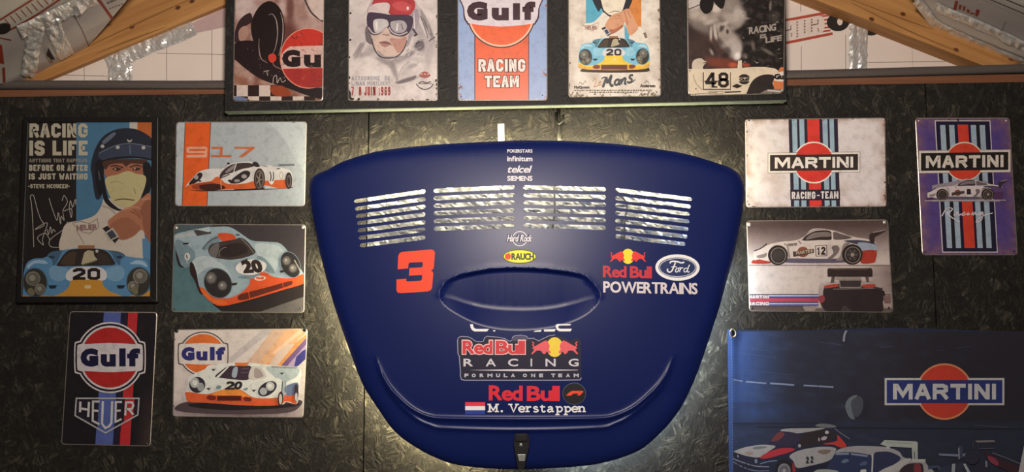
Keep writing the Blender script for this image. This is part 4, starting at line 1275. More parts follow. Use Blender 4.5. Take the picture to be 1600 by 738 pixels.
# ---- 2: driver in goggles
q = [(545, -54), (684, -54), (684, 158), (543.5, 158)]
t, sf, L = tin_sign(q, BOARD_Y, 'pale tin sign with a drawn driver in red helmet and goggles')
p = Print(1.15, clip=L); face(p, L, (200, 190, 186))
p.fr(535, 0, 4.475)
p.part('painted_background').soft(inset(q, 1.6), 90, 120, lambda u, v, x, y: mixc((208, 198, 194), (180, 170, 168), .35 + .8 * fbm(x, y, 18, 2.2)), [
    (100, 200, 70, 150, 0, (180, 170, 170), .7, .7), (560, 240, 60, 130, -20, (150, 142, 144), .6, .8), (590, 170, 14, 110, -24, (90, 82, 86), .5, .8), (565, 190, 10, 100, -24, (206, 198, 196), .5, .8), (540, 320, 36, 32, 0, (78, 70, 76), .5, .9), (600, 330, 30, 70, -15, (170, 160, 160), .6, .8),
    (120, 350, 14, 60, 30, (110, 102, 104), .6, .8), (150, 380, 60, 18, -15, (150, 142, 142), .7, .8), (200, 350, 40, 26, 20, (160, 152, 152), .7, .8), (300, 430, 70, 20, 25, (130, 122, 124), .7, .8), (360, 490, 18, 60, -20, (120, 112, 114), .7, .8), (400, 420, 60, 18, -25, (140, 132, 134), .7, .8), (470, 380, 40, 16, -30, (100, 92, 96), .7, .8), (540, 420, 80, 20, 10, (176, 168, 168), .7, .8), (440, 500, 26, 60, 40, (168, 160, 160), .7, .7), (600, 420, 20, 50, 0, (160, 152, 152), .7, .7),
    (450, 560, 70, 14, -16, (110, 102, 104), .6, .9), (490, 460, 30, 14, -20, (150, 142, 142), .7, .8), (230, 520, 90, 50, 0, (216, 208, 204), .7, .8)]); p.part('figure_print')
G1, G2, G3 = (150, 140, 140), (104, 94, 98), (60, 52, 58)
p.line([(555, 95), (590, 150), (612, 230)], 12, G1).line([(545, 110), (575, 190), (600, 270)], 7, G2)
p.poly([(510, 300), (560, 270), (575, 330), (535, 360)], G2).line([(515, 310), (560, 275)], 8, G3)
for i in range(16):
    rn = random.Random(i + 40); x, y = rn.uniform(440, 620), rn.uniform(270, 400)
    p.line([(x, y), (x + rn.uniform(15, 40), y - rn.uniform(5, 35))], rn.uniform(3, 9), rn.choice((G1, G2, (176, 168, 168))))
for a, b in (((75, 390), (130, 300)), ((95, 400), (155, 300)), ((110, 330), (135, 300))): p.line([a, b], 9, G1)
p.line([(300, 425), (350, 470), (380, 540), (375, 580)], 10, G1, smooth=True).line([(345, 430), (400, 395), (440, 400)], 9, G1, smooth=True).line([(470, 470), (520, 450)], 12, (160, 150, 150))
p.sp([(382, 575), (430, 555), (480, 540), (515, 528), (500, 555), (440, 575), (390, 584)], G2).line([(390, 540), (420, 470), (470, 430)], 7, (168, 160, 160), smooth=True)
p.sp([(160, 200), (185, 190), (210, 300), (190, 305), (164, 280)], G2)
p.sp([(205, 260), (215, 180), (330, 150), (455, 200), (450, 280), (420, 350), (360, 392), (290, 395), (235, 350)], (196, 172, 160))
p.sp([(330, 270), (400, 270), (448, 260), (430, 340), (390, 370), (360, 330)], (176, 132, 120)).sp([(245, 350), (300, 392), (360, 392), (330, 400), (270, 398)], G1)
p.sp([(252, 298), (290, 288), (325, 294), (345, 316), (320, 310), (290, 304)], (120, 84, 82)).sp([(262, 302), (300, 306), (330, 314), (300, 330), (275, 320)], (160, 116, 110)).line([(280, 240), (310, 246), (330, 244)], 8, (140, 108, 100))
p.line([(205, 270), (225, 345), (270, 398), (360, 402), (420, 360), (455, 280)], 8, G3, smooth=True)
p.sp([(180, 95), (190, 30), (235, -30), (320, -60), (420, -50), (500, -5), (535, 60), (530, 150), (505, 220), (470, 200), (465, 110), (330, 90)], (176, 162, 164))
p.sp([(205, 40), (240, -30), (320, -60), (420, -50), (490, -10), (510, 40), (480, 100), (400, 112), (325, 92), (330, 30), (260, 20)], (166, 54, 58)).sp([(185, 92), (200, 40), (260, 20), (325, 25), (318, 92), (250, 90)], (200, 184, 182)).sp([(350, 30), (420, 10), (480, 40), (465, 80), (380, 70)], (186, 76, 78)).ell(457, 58, 8, 12, (230, 210, 206))
p.sp([(470, 120), (515, 60), (540, 110), (520, 200), (485, 260), (465, 310), (445, 320), (468, 220)], (150, 140, 148)).line([(500, 90), (505, 200)], 8, (200, 190, 192))
p.sp([(176, 95), (250, 90), (330, 102), (480, 110), (490, 180), (460, 236), (410, 256), (345, 240), (320, 200), (300, 196), (270, 232), (215, 246), (178, 200)], (62, 48, 66))
p.sp([(216, 150), (250, 132), (310, 140), (322, 178), (290, 200), (262, 222), (226, 222)], (186, 180, 180)).sp([(345, 150), (420, 144), (450, 175), (440, 215), (400, 232), (358, 218), (336, 180)], (160, 152, 156))
p.line([(236, 150), (242, 212)], 12, (216, 210, 208)).line([(385, 160), (380, 215)], 10, (210, 204, 204)).line([(410, 165), (425, 210)], 8, (110, 100, 108)).line([(180, 190), (215, 232), (262, 226), (300, 196)], 10, (170, 160, 162), smooth=True).line([(325, 190), (350, 226), (400, 244), (455, 224)], 10, (176, 166, 168), smooth=True)
p.line([(490, 200), (520, 240), (500, 250)], 12, G3)
p.part('lettering_print').block('AUTODROME', 64, 533, 262, 561, (150, 150, 156), .2, gap=.2).block('DE', 296, 533, 332, 561, (150, 150, 156), .2, gap=.2)
p.block('LINAS', 64, 569, 158, 596, (150, 150, 156), .2, gap=.18).block('MONTLHERY', 174, 569, 334, 596, (150, 150, 156), .18, gap=.14)
p.block('7. 8 JUIN 1969', 62, 606, 336, 667, (150, 56, 52), .135, gap=.10)
p.part('badge_print').sp([(538, 530), (552, 508), (578, 500), (602, 510), (615, 530), (578, 544)], (150, 76, 70)).line([(516, 585), (540, 612), (578, 625), (615, 612), (636, 588)], 6, (70, 60, 60), smooth=True).line([(535, 578), (560, 570), (585, 580), (620, 570)], 8, (96, 84, 84)).line([(530, 585), (625, 585)], 4, (96, 84, 84))
for x in (555, 578, 600): p.rect(x - 6, 515, x + 6, 522, (206, 180, 170))
p.part('wear_print').chips(q, 150, [(40, 36, 32), (58, 50, 44), (30, 26, 24), (110, 96, 88)], 12, 2.0, 3.5)
p.fr(535, 0, 4.475).sp([(36, 620), (60, 650), (62, 680), (84, 690), (60, 706), (36, 700)], (48, 42, 38))
p.build(t, sf, M['print'])

# ---- 3: blue and orange emblem sign, racing team
q = [(714.6, -54), (855, -54), (855.6, 157.2), (715, 158)]
t, sf, L = tin_sign(q, BOARD_Y, 'light blue tin sign with broad orange stripe and white team lettering')
p = Print(1.05, clip=L); face(p, L, (146, 168, 208)); p.fr(690, 0, 4.342)
p.part('stripe_print').rect(222, -260, 594, 690, (78, 46, 66)).rect(229, -260, 588, 690, (226, 96, 52))
p.part('round_emblem')
OR, NV, WT = (228, 98, 52), (58, 28, 40), (216, 206, 214)
def bell(e): return [(405, -300)] + [(405 + (222 + e) * math.cos(math.radians(a)), 100 + (222 + e) * math.sin(math.radians(a))) for a in range(-60, 241, 10)]
p.ell(405, 98, 232, 228, NV, n=60)
o1 = [(146, -60), (146, 110), (160, 150), (186, 166), (405, 190), (624, 166), (650, 150), (664, 110), (664, -60)]
p.sp([(140, -100), (146, 60), (150, 120), (168, 154), (200, 172), (405, 192), (610, 172), (642, 154), (660, 120), (664, 60), (668, -100)], NV)
p.ell(405, 98, 224, 220, (236, 190, 160), n=60).ell(405, 98, 212, 208, OR, n=60)
p.sp([(150, -100), (154, 60), (160, 116), (176, 146), (206, 162), (405, 180), (606, 162), (634, 146), (650, 116), (656, 60), (660, -100)], WT)
p.ell(405, -100, 200, 110, OR, a0=180, a1=360)
p.text('G', 172, 10, 312, 140, NV, 15).text('u', 340, 52, 456, 140, NV, 14).text('l', 484, 22, 532, 136, NV, 13).text('f', 548, 10, 636, 136, NV, 12)
p.part('lettering_print').block('RACING', 250, 402, 568, 486, (110, 48, 38), .22, gap=.12, grow=6).block('RACING', 250, 402, 568, 486, (236, 222, 214), .22, gap=.12)
p.block('TEAM', 294, 514, 524, 592, (110, 48, 38), .22, gap=.12, grow=6).block('TEAM', 294, 514, 524, 592, (236, 222, 214), .22, gap=.12)
p.part('wear_print').chips(q, 40, [(150, 78, 56), (110, 64, 52), (206, 190, 190)], 13, 1.3, 4, (2, 1, 3))
for sx, sy, sd in ((716, 156, 3), (853, 156, 4), (853, 120, 5), (718, 140, 6)):
    rn = random.Random(sd); p.fr(0, 0, 1)
    for _ in range(14): p.ell(sx + rn.gauss(0, 3.2), sy - abs(rn.gauss(0, 5)), rn.uniform(.4, 1.5), rn.uniform(.4, 1.5), rn.choice([(150, 78, 56), (104, 70, 66), (176, 110, 80)]), n=7)
p.build(t, sf, M['print'])
screws(t, [(847.5, 149), (720.5, 150.5)], BOARD_Y, M['black'], .0014)

# ---- 4: film-poster style sign with car number 20
q = [(887.6, -60), (1031, -60), (1033, 150.8), (888, 152.4)]
t, sf, L = tin_sign(q, BOARD_Y, 'cream tin sign with clasped hands above a pale blue and yellow racing car')
p = Print(1.15, clip=L); face(p, L, (206, 196, 182))
p.part('painted_background').qfield(inset(q, 1.6), 40, 60, lambda u, v, x, y: mixc((222, 214, 202), (190, 178, 164), .25 + .8 * fbm(x, y, 22, 5.0) + .9 * max(0, abs(u - .5) - .42) * 8))
p.fr(880, 0, 4.6125); p.part('figure_print')
p.rect(163, -260, 285, 172, (86, 164, 190)).rect(470, -260, 563, 192, (206, 130, 66))
p.sp([(216, -60), (250, 80), (275, 60), (300, 110), (350, 125), (440, 80), (475, 60), (486, -60)], (40, 40, 48))
SK, SKD, WHC = (206, 152, 118), (166, 106, 76), (220, 212, 198)
p.sp([(150, 175), (215, 160), (262, 120), (290, 90), (330, 118), (380, 130), (450, 110), (500, 190), (545, 195), (590, 230), (600, 300), (480, 300), (440, 240), (420, 300), (170, 300), (140, 240)], WHC)
p.poly([(440, 170), (478, 250), (472, 300), (446, 300)], (86, 164, 190))
p.sp([(278, -60), (282, 40), (305, 90), (350, 110), (400, 96), (432, 60), (445, -60)], (224, 214, 194)).line([(272, 20), (290, 75), (340, 118)], 7, (40, 36, 36), smooth=True).line([(335, 92), (370, 80), (405, 84)], 5, (120, 106, 90), smooth=True)
p.sp([(300, 190), (318, 150), (350, 112), (400, 92), (430, 100), (442, 150), (430, 190), (385, 226), (335, 246), (310, 225)], SK).sp([(320, 215), (370, 210), (425, 180), (430, 195), (385, 230), (338, 248)], SKD)
for a in (0, 1, 2): p.line([(385 + a * 14, 108 + a * 22), (425 + a * 5, 118 + a * 20)], 4, SKD)
p.sp([(415, 100), (440, 70), (475, 66), (500, 110), (525, 160), (540, 205), (490, 255), (465, 230), (445, 160)], SK).line([(440, 84), (455, 130), (462, 180)], 5, SKD, smooth=True).line([(462, 80), (490, 130)], 4, SKD)
p.poly([(275, 205), (300, 192), (345, 245), (322, 262)], (40, 36, 36)).poly([(286, 215), (318, 200), (342, 240), (310, 256)], (196, 190, 184)).poly([(296, 220), (316, 210), (332, 238), (311, 248)], (60, 70, 100))
p.poly([(576, 238), (594, 232), (608, 270), (590, 276)], (120, 108, 96))
p.line([(140, 182), (190, 186), (225, 175), (255, 162), (250, 200), (205, 225), (175, 205), (140, 182)], 3, (150, 110, 100)).text('HEUER', 160, 186, 245, 214, (150, 110, 100), 1.5)
p.part('car_print').sub(.516, 98, .53, 94)
car_front(p, (118, 184, 208), (226, 196, 66), (34, 26, 24), (222, 204, 120))
p.poly([(30, 690), (18, 730), (48, 752), (150, 770), (500, 778), (860, 770), (985, 752), (1014, 715), (1010, 680), (930, 725), (828, 730), (706, 706), (336, 706), (220, 735), (120, 728)], (220, 172, 70))
p.rect(336, 702, 708, 772, (150, 92, 50)).rect(346, 710, 698, 764, (96, 50, 38))
p.sp([(222, 730), (260, 708), (318, 712), (322, 748), (280, 762), (235, 752)], (122, 62, 40)).sp([(728, 738), (735, 708), (790, 706), (820, 722), (800, 748), (750, 758)], (122, 62, 40))
p.fr(880, 0, 4.6125); p.part('lettering_print')
INK = (62, 66, 70)
p.line([(222, 566), (238, 570), (230, 600), (222, 622), (245, 618), (256, 612)], 6, (196, 160, 126), smooth=True).line([(212, 585), (225, 570), (240, 566)], 4, (196, 160, 126), smooth=True)
p.line([(256, 602), (272, 590), (264, 584), (254, 600), (262, 612), (278, 604)], 5, (196, 160, 126), smooth=True)
p.line([(286, 628), (300, 590), (312, 556)], 17, INK).line([(312, 556), (318, 600)], 16, INK).line([(318, 600), (345, 546), (352, 542)], 15, INK).line([(348, 546), (338, 590), (346, 616), (362, 612)], 17, INK, smooth=True).line([(276, 566), (296, 556), (314, 558)], 7, INK, smooth=True)
p.line([(402, 574), (382, 576), (370, 600), (384, 612), (402, 596)], 14, INK, smooth=True).line([(408, 570), (400, 602), (412, 608)], 15, INK, smooth=True)
p.line([(424, 568), (416, 606)], 15, INK).line([(420, 590), (440, 564), (450, 568), (444, 600), (456, 602)], 14, INK, smooth=True)
p.line([(504, 542), (486, 542), (478, 558), (494, 572), (490, 590), (470, 594), (462, 586)], 14, INK, smooth=True).line([(500, 590), (520, 572)], 5, INK)
p.text('McQueen', 78, 618, 190, 640, (74, 66, 62), 1.6).text('Anderson', 554, 606, 664, 628, (74, 66, 62), 1.6)
rn = random.Random(9)
for y, x0, x1 in ((650, 80, 640), (664, 190, 540)):
    x = x0
    while x < x1:
        w = rn.uniform(6, 22); p.rect(x, y - 3, x + w, y + 3, (120, 108, 98)); x += w + 5
p.line([(110, 605), (125, 590), (140, 606), (160, 580), (168, 600)], 3, (176, 164, 152), smooth=True).line([(585, 600), (600, 580), (620, 596)], 3, (176, 164, 152), smooth=True)
p.part('wear_print').chips(q, 130, [(120, 104, 88), (150, 132, 114), (96, 80, 66), (170, 152, 134)], 14, 2.0, 4.5)
for sx, sy in ((893, 147), (1026, 146), (905, 147), (1010, 146), (940, 150), (985, 149)):
    rn = random.Random(sx); p.fr(0, 0, 1)
    for _ in range(9): p.ell(sx + rn.gauss(0, 6), sy + rn.gauss(0, 2.2), rn.uniform(.6, 2.4), rn.uniform(.5, 1.5), rn.choice([(130, 112, 96), (160, 142, 124)]), n=8)
p.build(t, sf, M['print'])
screws(t, [(893.3, 147.3), (1026, 144)], BOARD_Y, M['black'], .0016)

# ---- 5: dark photo sign with car 48
q = [(1073, -60), (1227.6, -60), (1225, 146.6), (1075, 150.4)]
t, sf, L = tin_sign(q, BOARD_Y, 'dark photo tin sign with a smoking man above a white car numbered 48', r=9)
p = Print(1.2, clip=L); face(p, L, (36, 30, 28))
p.fr(1065, 0, 4.47); p.part('figure_print')
p.soft(inset(q, 2), 100, 130, lambda u, v, x, y: mixc(mixc((46, 34, 32), (86, 60, 54), fbm(x, y, 16, 2.8) + .2), mixc((28, 23, 22), (66, 58, 54), 1.2 * max(0, fbm(x, y, 9, 8.8))), (u - .35) * 5), [
    (180, 40, 170, 120, 10, (128, 116, 108), .35, 1), (90, 20, 60, 50, -20, (190, 182, 176), .4, .9), (120, 130, 80, 55, 35, (168, 156, 146), .5, 1), (140, 190, 90, 36, 28, (112, 102, 96), .6, .9), (240, 60, 34, 34, 0, (198, 186, 176), .5, .9), (230, 110, 40, 18, -25, (150, 138, 130), .5, .9), (210, 150, 50, 16, -20, (178, 166, 156), .5, .8),
    (360, 30, 60, 60, 0, (150, 140, 132), .5, .8), (400, 110, 50, 60, 0, (182, 172, 164), .5, .9), (340, 130, 60, 40, 30, (168, 156, 148), .5, .9), (380, 180, 50, 26, -30, (150, 140, 132), .5, .8), (440, 128, 40, 8, 0, (150, 140, 132), .6, .8),
    (280, 210, 70, 60, 30, (158, 146, 138), .4, 1), (340, 280, 76, 60, 50, (150, 138, 130), .4, 1), (380, 350, 42, 66, 15, (170, 160, 154), .4, 1), (390, 395, 24, 30, 20, (222, 216, 212), .5, .9), (300, 330, 64, 22, 45, (92, 82, 78), .5, .8), (330, 300, 20, 50, 60, (176, 166, 158), .6, .7),
    (205, 235, 9, 50, 2, (176, 164, 154), .5, 1), (219, 230, 5, 50, 2, (84, 74, 70), .6, .9), (236, 225, 12, 56, -8, (180, 168, 158), .5, 1), (252, 240, 5, 50, -10, (96, 86, 80), .6, .8), (282, 190, 14, 34, 20, (56, 48, 46), .5, .9), (320, 220, 9, 16, 0, (44, 38, 36), .5, .9), (300, 165, 30, 12, -20, (186, 174, 166), .6, .8),
    (208, 362, 10, 26, -30, (150, 138, 130), .5, .9), (130, 330, 60, 90, 0, (64, 44, 40), .6, .7), (280, 440, 130, 34, 5, (116, 56, 42), .5, .9), (360, 455, 30, 18, 0, (178, 84, 60), .5, .9), (450, 455, 30, 14, 0, (156, 72, 52), .5, .9), (560, 250, 12, 50, 15, (70, 62, 58), .6, .8), (600, 360, 50, 12, 30, (110, 102, 96), .6, .8), (500, 320, 12, 36, -10, (110, 100, 94), .6, .8), (440, 390, 22, 18, 0, (104, 96, 90), .6, .8), (650, 120, 30, 40, 0, (80, 72, 68), .7, .7), (620, 40, 8, 36, 5, (140, 130, 124), .5, .8)])
S1, S2, S3 = (176, 164, 154), (140, 128, 120), (96, 86, 82)
p.line([(45, 66), (130, 32)], 6, (40, 34, 32))
p.sp([(128, 50), (140, -10), (215, -30), (222, 40), (200, 85), (160, 95)], (22, 18, 18)).sp([(225, 10), (240, -40), (300, -40), (300, 30), (275, 62)], (26, 20, 20))
rn = random.Random(77)
for i in range(70):
    x, y = rn.uniform(420, 700), rn.uniform(-60, 470)
    if y > 430 and x > 600: continue
    a = rn.uniform(-.9, .9); l = rn.uniform(6, 34); p.line([(x, y), (x + l * math.cos(a) * .5, y + l * math.sin(a)), (x + l * math.cos(a), y + l * math.sin(a) * .6)], rn.uniform(2, 6), mixc((70, 62, 60), (170, 158, 150), rn.random() ** 2), smooth=True, taper=True)
p.part('lettering_print').text('RACING', 470, 190, 660, 240, (150, 140, 132), 2.5, slope=-.14).text('IS', 548, 240, 592, 270, (140, 130, 124), 2, slope=-.12).text('LIFE', 586, 262, 700, 302, (150, 140, 132), 2.5, slope=-.16)
p.part('car_print').sp([(75, 440), (95, 415), (135, 408), (160, 425), (178, 430), (165, 445), (148, 470), (150, 490), (80, 490)], (190, 178, 160)).line([(150, 440), (178, 432)], 6, (90, 80, 72))
p.poly([(40, 482), (150, 484), (250, 480), (390, 476), (395, 425), (420, 420), (422, 474), (500, 468), (580, 468), (650, 478), (700, 510), (722, 560), (722, 680), (40, 690)], (206, 192, 168))
p.poly([(640, 640), (640, 560), (690, 470), (722, 470), (722, 620)], (196, 112, 66)).sp([(644, 520), (722, 500), (722, 565), (640, 560)], (210, 200, 186)).text('Gu', 646, 515, 714, 556, (34, 28, 34), 4)
p.sp([(458, 668), (470, 610), (500, 560), (550, 528), (610, 520), (650, 535), (636, 580), (645, 625), (590, 630), (540, 655)], (42, 34, 32)).poly([(540, 655), (600, 625), (700, 620), (690, 660)], (120, 110, 104)).line([(600, 632), (690, 640)], 10, (190, 180, 170))
p.rect(148, 505, 344, 630, (92, 82, 72)).rect(156, 500, 338, 620, (208, 194, 170)).block('48', 166, 506, 330, 612, (38, 28, 26), .2, gap=.12)
p.line([(160, 570), (252, 570)], 12, (38, 28, 26)).line([(215, 608), (250, 608)], 10, (38, 28, 26))
p.ell(437, 554, 42, 36, (44, 36, 36)).rect(395, 542, 479, 568, (206, 192, 168)).text('Gulf', 402, 543, 474, 567, (44, 36, 36), 2.5)
p.poly([(350, 602), (385, 586), (425, 600), (388, 618)], (40, 32, 30)).line([(300, 645), (415, 640)], 9, (50, 42, 40)).line([(70, 660), (250, 645)], 4, (120, 108, 96)).line([(190, 642), (290, 640), (290, 656), (190, 656)], 4, (130, 118, 104), closed=True)
p.line([(80, 525), (100, 580), (145, 628)], 4, (130, 112, 92), smooth=True)
for x, y in ((150, 515), (100, 620), (58, 494)): p.ell(x, y, 5, 6, (130, 104, 80))
p.part('wear_print').chips(q, 60, [(120, 108, 100), (60, 50, 46), (150, 136, 124)], 15, 1.1, 2.5)
p.build(t, sf, M['print'])

# ---- framed poster
fo_, fi_ = [(36, 183), (247, 182.5), (245, 472.5), (25, 473.5)], [(44, 190.5), (237.2, 190.2), (234.3, 463.2), (33.6, 463.6)]
t = empty('framed_poster', U(135, 473, 0)); tag(t, 'black framed poster of a helmeted driver and a pale blue car numbered 20', 'poster')
FY = -.016
for i in range(4):
    a, b = i, (i + 1) % 4
    px_ = [fo_[a], fo_[b], fi_[b], fi_[a]]
    fr_ = [U(x, y, FY) for x, y in px_]; bk_ = [Vector((v_.x, -.0005, v_.z)) for v_ in fr_]
    v, f = prism_pts(fr_, bk_); o = mesh_obj('frame_rail', v, f, M['frame'], t); fix_normals(o)
    m_ = o.modifiers.new('bevel', 'BEVEL'); m_.width = .0012; m_.segments = 2; m_.limit_method = 'ANGLE'
PY = -.010
slab('backing_sheet', inset(fi_, -1.5), PY, -.001, M['frame'], t)
sf = lambda x, y, l=0.0: U(x, y, PY - l - .0002)
p = Print(.85, clip=fi_); face(p, fi_, (30, 24, 24))
p.fr(30, 180, 4.918); p.part('stripe_print')
p.rect(438, 40, 1030, 1400, (72, 118, 150)).rect(848, 40, 908, 200, (196, 190, 180)).rect(908, 40, 1030, 330, (186, 98, 46))
p.part('lettering_print')
LT = (186, 180, 160)
p.block('RACING', 78, 64, 526, 172, LT, .25, gap=.10).block('IS', 78, 196, 196, 312, LT, .25, gap=.10).block('LIFE', 256, 196, 526, 310, LT, .25, gap=.10)
p.block('ANYTHING THAT HAPPENS', 78, 334, 522, 363, (150, 144, 130), .22, gap=.14).block('BEFORE OR AFTER', 76, 382, 526, 429, LT, .24, gap=.13).block('IS JUST WAITING', 74, 448, 526, 495, LT, .24, gap=.13).block('-STEVE MCQUEEN-', 70, 531, 388, 562, LT, .22, gap=.13)
p.rect(438, 60, 442, 500, (110, 124, 132))
p.part('signature_print')
SG = (176, 170, 162)
p.fr(30, 320, 4.918)
for L_ in ([(112, 325), (105, 150), (95, 0), (85, -60), (110, -70), (140, 40), (165, 110), (190, 160), (120, 190), (215, 140), (180, 260), (185, 310), (140, 255), (200, 220), (235, 270)],
           [(215, 190), (225, 230), (240, 170), (250, 220), (262, 190), (278, 210)], [(230, -50), (250, 20), (290, 120), (300, 60), (318, 150), (322, 90), (345, 120), (335, 60)], [(330, -30), (345, -70), (370, -20), (335, 50), (400, 30), (400, 100), (385, 20), (395, -30), (410, 20), (430, -40), (435, 0)],
           [(372, 130), (340, 190), (270, 240), (232, 280), (240, 320), (300, 328), (400, 310), (500, 300)]): p.line(L_, 5, SG, smooth=True)
p.part('figure_print').fr(30, 180, 4.918)
p.sp([(328, 1060), (330, 900), (370, 830), (470, 810), (580, 770), (630, 700), (660, 640), (800, 660), (930, 760), (960, 900), (950, 1100), (640, 1130)], (196, 186, 172))
p.poly([(945, 950), (1012, 950), (1012, 1120), (950, 1090)], (86, 130, 166))
p.line([(410, 830), (470, 815), (540, 835), (600, 795), (610, 860), (540, 910), (490, 900), (440, 865), (410, 830)], 5, (130, 104, 100)).text('HEUER', 440, 845, 600, 890, (136, 108, 104), 3, slope=-.05)
p.line([(440, 880), (470, 940), (500, 990)], 5, (130, 118, 108), smooth=True).line([(640, 700), (700, 720), (740, 760)], 8, (150, 140, 128), smooth=True)
HB, HB2, HB3 = (34, 38, 52), (56, 64, 84), (20, 20, 26)
p.sp([(560, 470), (550, 390), (580, 270), (640, 170), (730, 115), (840, 100), (940, 125), (1030, 200), (1030, 340), (900, 330), (700, 350), (650, 420), (650, 560), (620, 640), (585, 630)], HB)
p.sp([(640, 200), (720, 135), (740, 150), (660, 220)], (96, 106, 124)).sp([(610, 290), (720, 235), (850, 215), (960, 230), (1030, 250), (1030, 335), (880, 318), (700, 330), (640, 350)], HB2)
p.line([(610, 295), (740, 235), (860, 218), (1020, 245)], 6, (104, 112, 128), smooth=True).line([(640, 352), (760, 326), (900, 322), (1020, 340)], 10, HB3, smooth=True).line([(850, 230), (855, 300)], 12, (90, 100, 120))
p.sp([(590, 360), (640, 350), (650, 450), (640, 600), (605, 600), (585, 480)], HB3).line([(610, 430), (622, 500)], 10, (76, 80, 92))
for x, y in ((640, 240), (757, 247), (955, 250)): p.ell(x, y, 15, 14, (180, 178, 172))
p.sp([(828, 185), (850, 195), (868, 185), (860, 205), (838, 207)], (170, 168, 162))
p.sp([(660, 380), (720, 355), (850, 350), (950, 360), (975, 420), (970, 480), (800, 470), (670, 480)], (164, 104, 78)).sp([(660, 350), (960, 340), (960, 375), (860, 372), (820, 395), (790, 372), (700, 380), (665, 420)], (74, 48, 40))
p.sp([(715, 415), (745, 400), (785, 415), (750, 430)], (60, 40, 36)).sp([(868, 415), (900, 402), (935, 412), (900, 428)], (60, 40, 36)).ell(738, 415, 8, 7, (190, 150, 120)).ell(888, 412, 8, 7, (190, 150, 120)).line([(700, 395), (745, 388), (800, 405)], 10, (70, 42, 34), smooth=True).line([(850, 402), (900, 385), (945, 398)], 10, (70, 42, 34), smooth=True)
p.sp([(950, 380), (1000, 370), (1025, 480), (990, 620), (940, 640), (960, 520)], HB3).sp([(648, 470), (665, 560), (690, 650), (760, 715), (790, 725), (760, 735), (690, 700), (645, 630)], HB3)
p.sp([(662, 490), (760, 455), (830, 430), (900, 450), (970, 470), (968, 540), (930, 640), (890, 690), (820, 710), (740, 680), (690, 610)], (190, 180, 132))
p.line([(735, 655), (800, 645), (885, 655)], 9, (96, 84, 60), smooth=True).line([(700, 520), (760, 510), (800, 530)], 8, (168, 158, 112), smooth=True).line([(880, 560), (896, 605)], 7, (150, 140, 100))
K1, K2, K3 = (170, 112, 84), (122, 72, 52), (190, 132, 104)
p.sp([(680, 830), (720, 780), (800, 725), (880, 690), (940, 640), (1012, 620), (1012, 960), (975, 930), (940, 880), (880, 930), (800, 960), (740, 930)], K1)
p.sp([(700, 850), (760, 800), (840, 790), (900, 830), (935, 870), (880, 925), (800, 955), (745, 925)], mixc(K1, K2, .35)).sp([(940, 700), (1012, 660), (1012, 960), (965, 900), (945, 800)], mixc(K1, K2, .6))
for a in range(3): p.line([(850 + a * 26, 740 - a * 18), (900 + a * 18, 760 - a * 6), (935, 800 - a * 20)], 7, K2, smooth=True)
p.line([(800, 730), (880, 705), (930, 720)], 14, K3, smooth=True).line([(945, 650), (1000, 640)], 14, K3)
p.poly([(640, 870), (680, 850), (765, 950), (735, 985)], (34, 28, 28)).poly([(655, 905), (720, 865), (768, 935), (695, 970)], (176, 170, 160)).poly([(672, 908), (715, 882), (750, 932), (704, 956)], (56, 60, 70))
p.part('car_print').fr(30, 320, 4.918)
car_front(p, (86, 136, 176), (196, 140, 50), (30, 24, 22), (206, 170, 100), full=False)
p.build(t, sf, M['paper'])

# ---- 917 side view
q = [(275, 190.5), (479.5, 189.5), (476.4, 323), (273, 322.4)]
t, sf, L = tin_sign(q, 0, 'pale grey tin sign with an orange stripe and a white racing car in three-quarter view')
p = Print(1.0, clip=L); face(p, L, (164, 172, 178)); p.fr(260, 180, 4.76)
p.part('painted_gloss').poly([(740, 45), (1045, 45), (1030, 430), (960, 330), (905, 220), (830, 120)], (178, 186, 192)).part('painted_background').poly([(62, 680), (72, 50), (143, 50), (118, 680)], (176, 184, 190))  # lighter top-right patch is the backlight's gloss on the tin, painted in
p.part('stripe_print').poly([(138, 45), (332, 45), (304, 685), (114, 685)], (84, 50, 40)).poly([(142, 45), (327, 45), (299, 685), (119, 685)], (216, 92, 38))
p.part('lettering_print')
PK, BR = (216, 158, 134), (190, 104, 60)
p.poly([(150, 244), (160, 236), (292, 234), (305, 242), (302, 308), (294, 316), (150, 316), (150, 296), (282, 294), (284, 282), (158, 282), (149, 274)], PK).poly([(172, 252), (290, 252), (288, 266), (170, 266)], (206, 88, 38))
p.poly([(334, 236), (420, 236), (416, 298), (486, 298), (482, 314), (332, 314), (333, 298), (396, 298), (399, 252), (334, 252)], BR).poly([(508, 236), (658, 236), (654, 250), (570, 314), (534, 314), (616, 252), (508, 250)], BR)
p.part('car_print')
WB, OB, DK = (206, 204, 202), (200, 92, 44), (46, 36, 36)
p.sp([(180, 552), (350, 545), (700, 540), (900, 530), (930, 542), (720, 556), (400, 566), (230, 566)], (34, 26, 26)).poly([(380, 546), (520, 544), (500, 556), (345, 560)], (196, 200, 202)).poly([(740, 530), (830, 528), (835, 545), (725, 548)], (186, 192, 196))
p.sp([(146, 545), (150, 520), (185, 480), (225, 435), (270, 410), (340, 398), (410, 398), (450, 376), (505, 356), (600, 346), (665, 352), (700, 378), (760, 372), (820, 388), (880, 396), (925, 420), (938, 480), (928, 535), (830, 545), (735, 520), (650, 545), (520, 552), (410, 556), (250, 560), (180, 556)], WB)
p.sp([(146, 545), (160, 522), (230, 505), (330, 490), (360, 466), (385, 458), (410, 478), (450, 510), (560, 512), (660, 490), (738, 488), (890, 480), (930, 485), (925, 535), (835, 545), (735, 522), (655, 545), (520, 552), (410, 556), (250, 560), (180, 556)], OB)
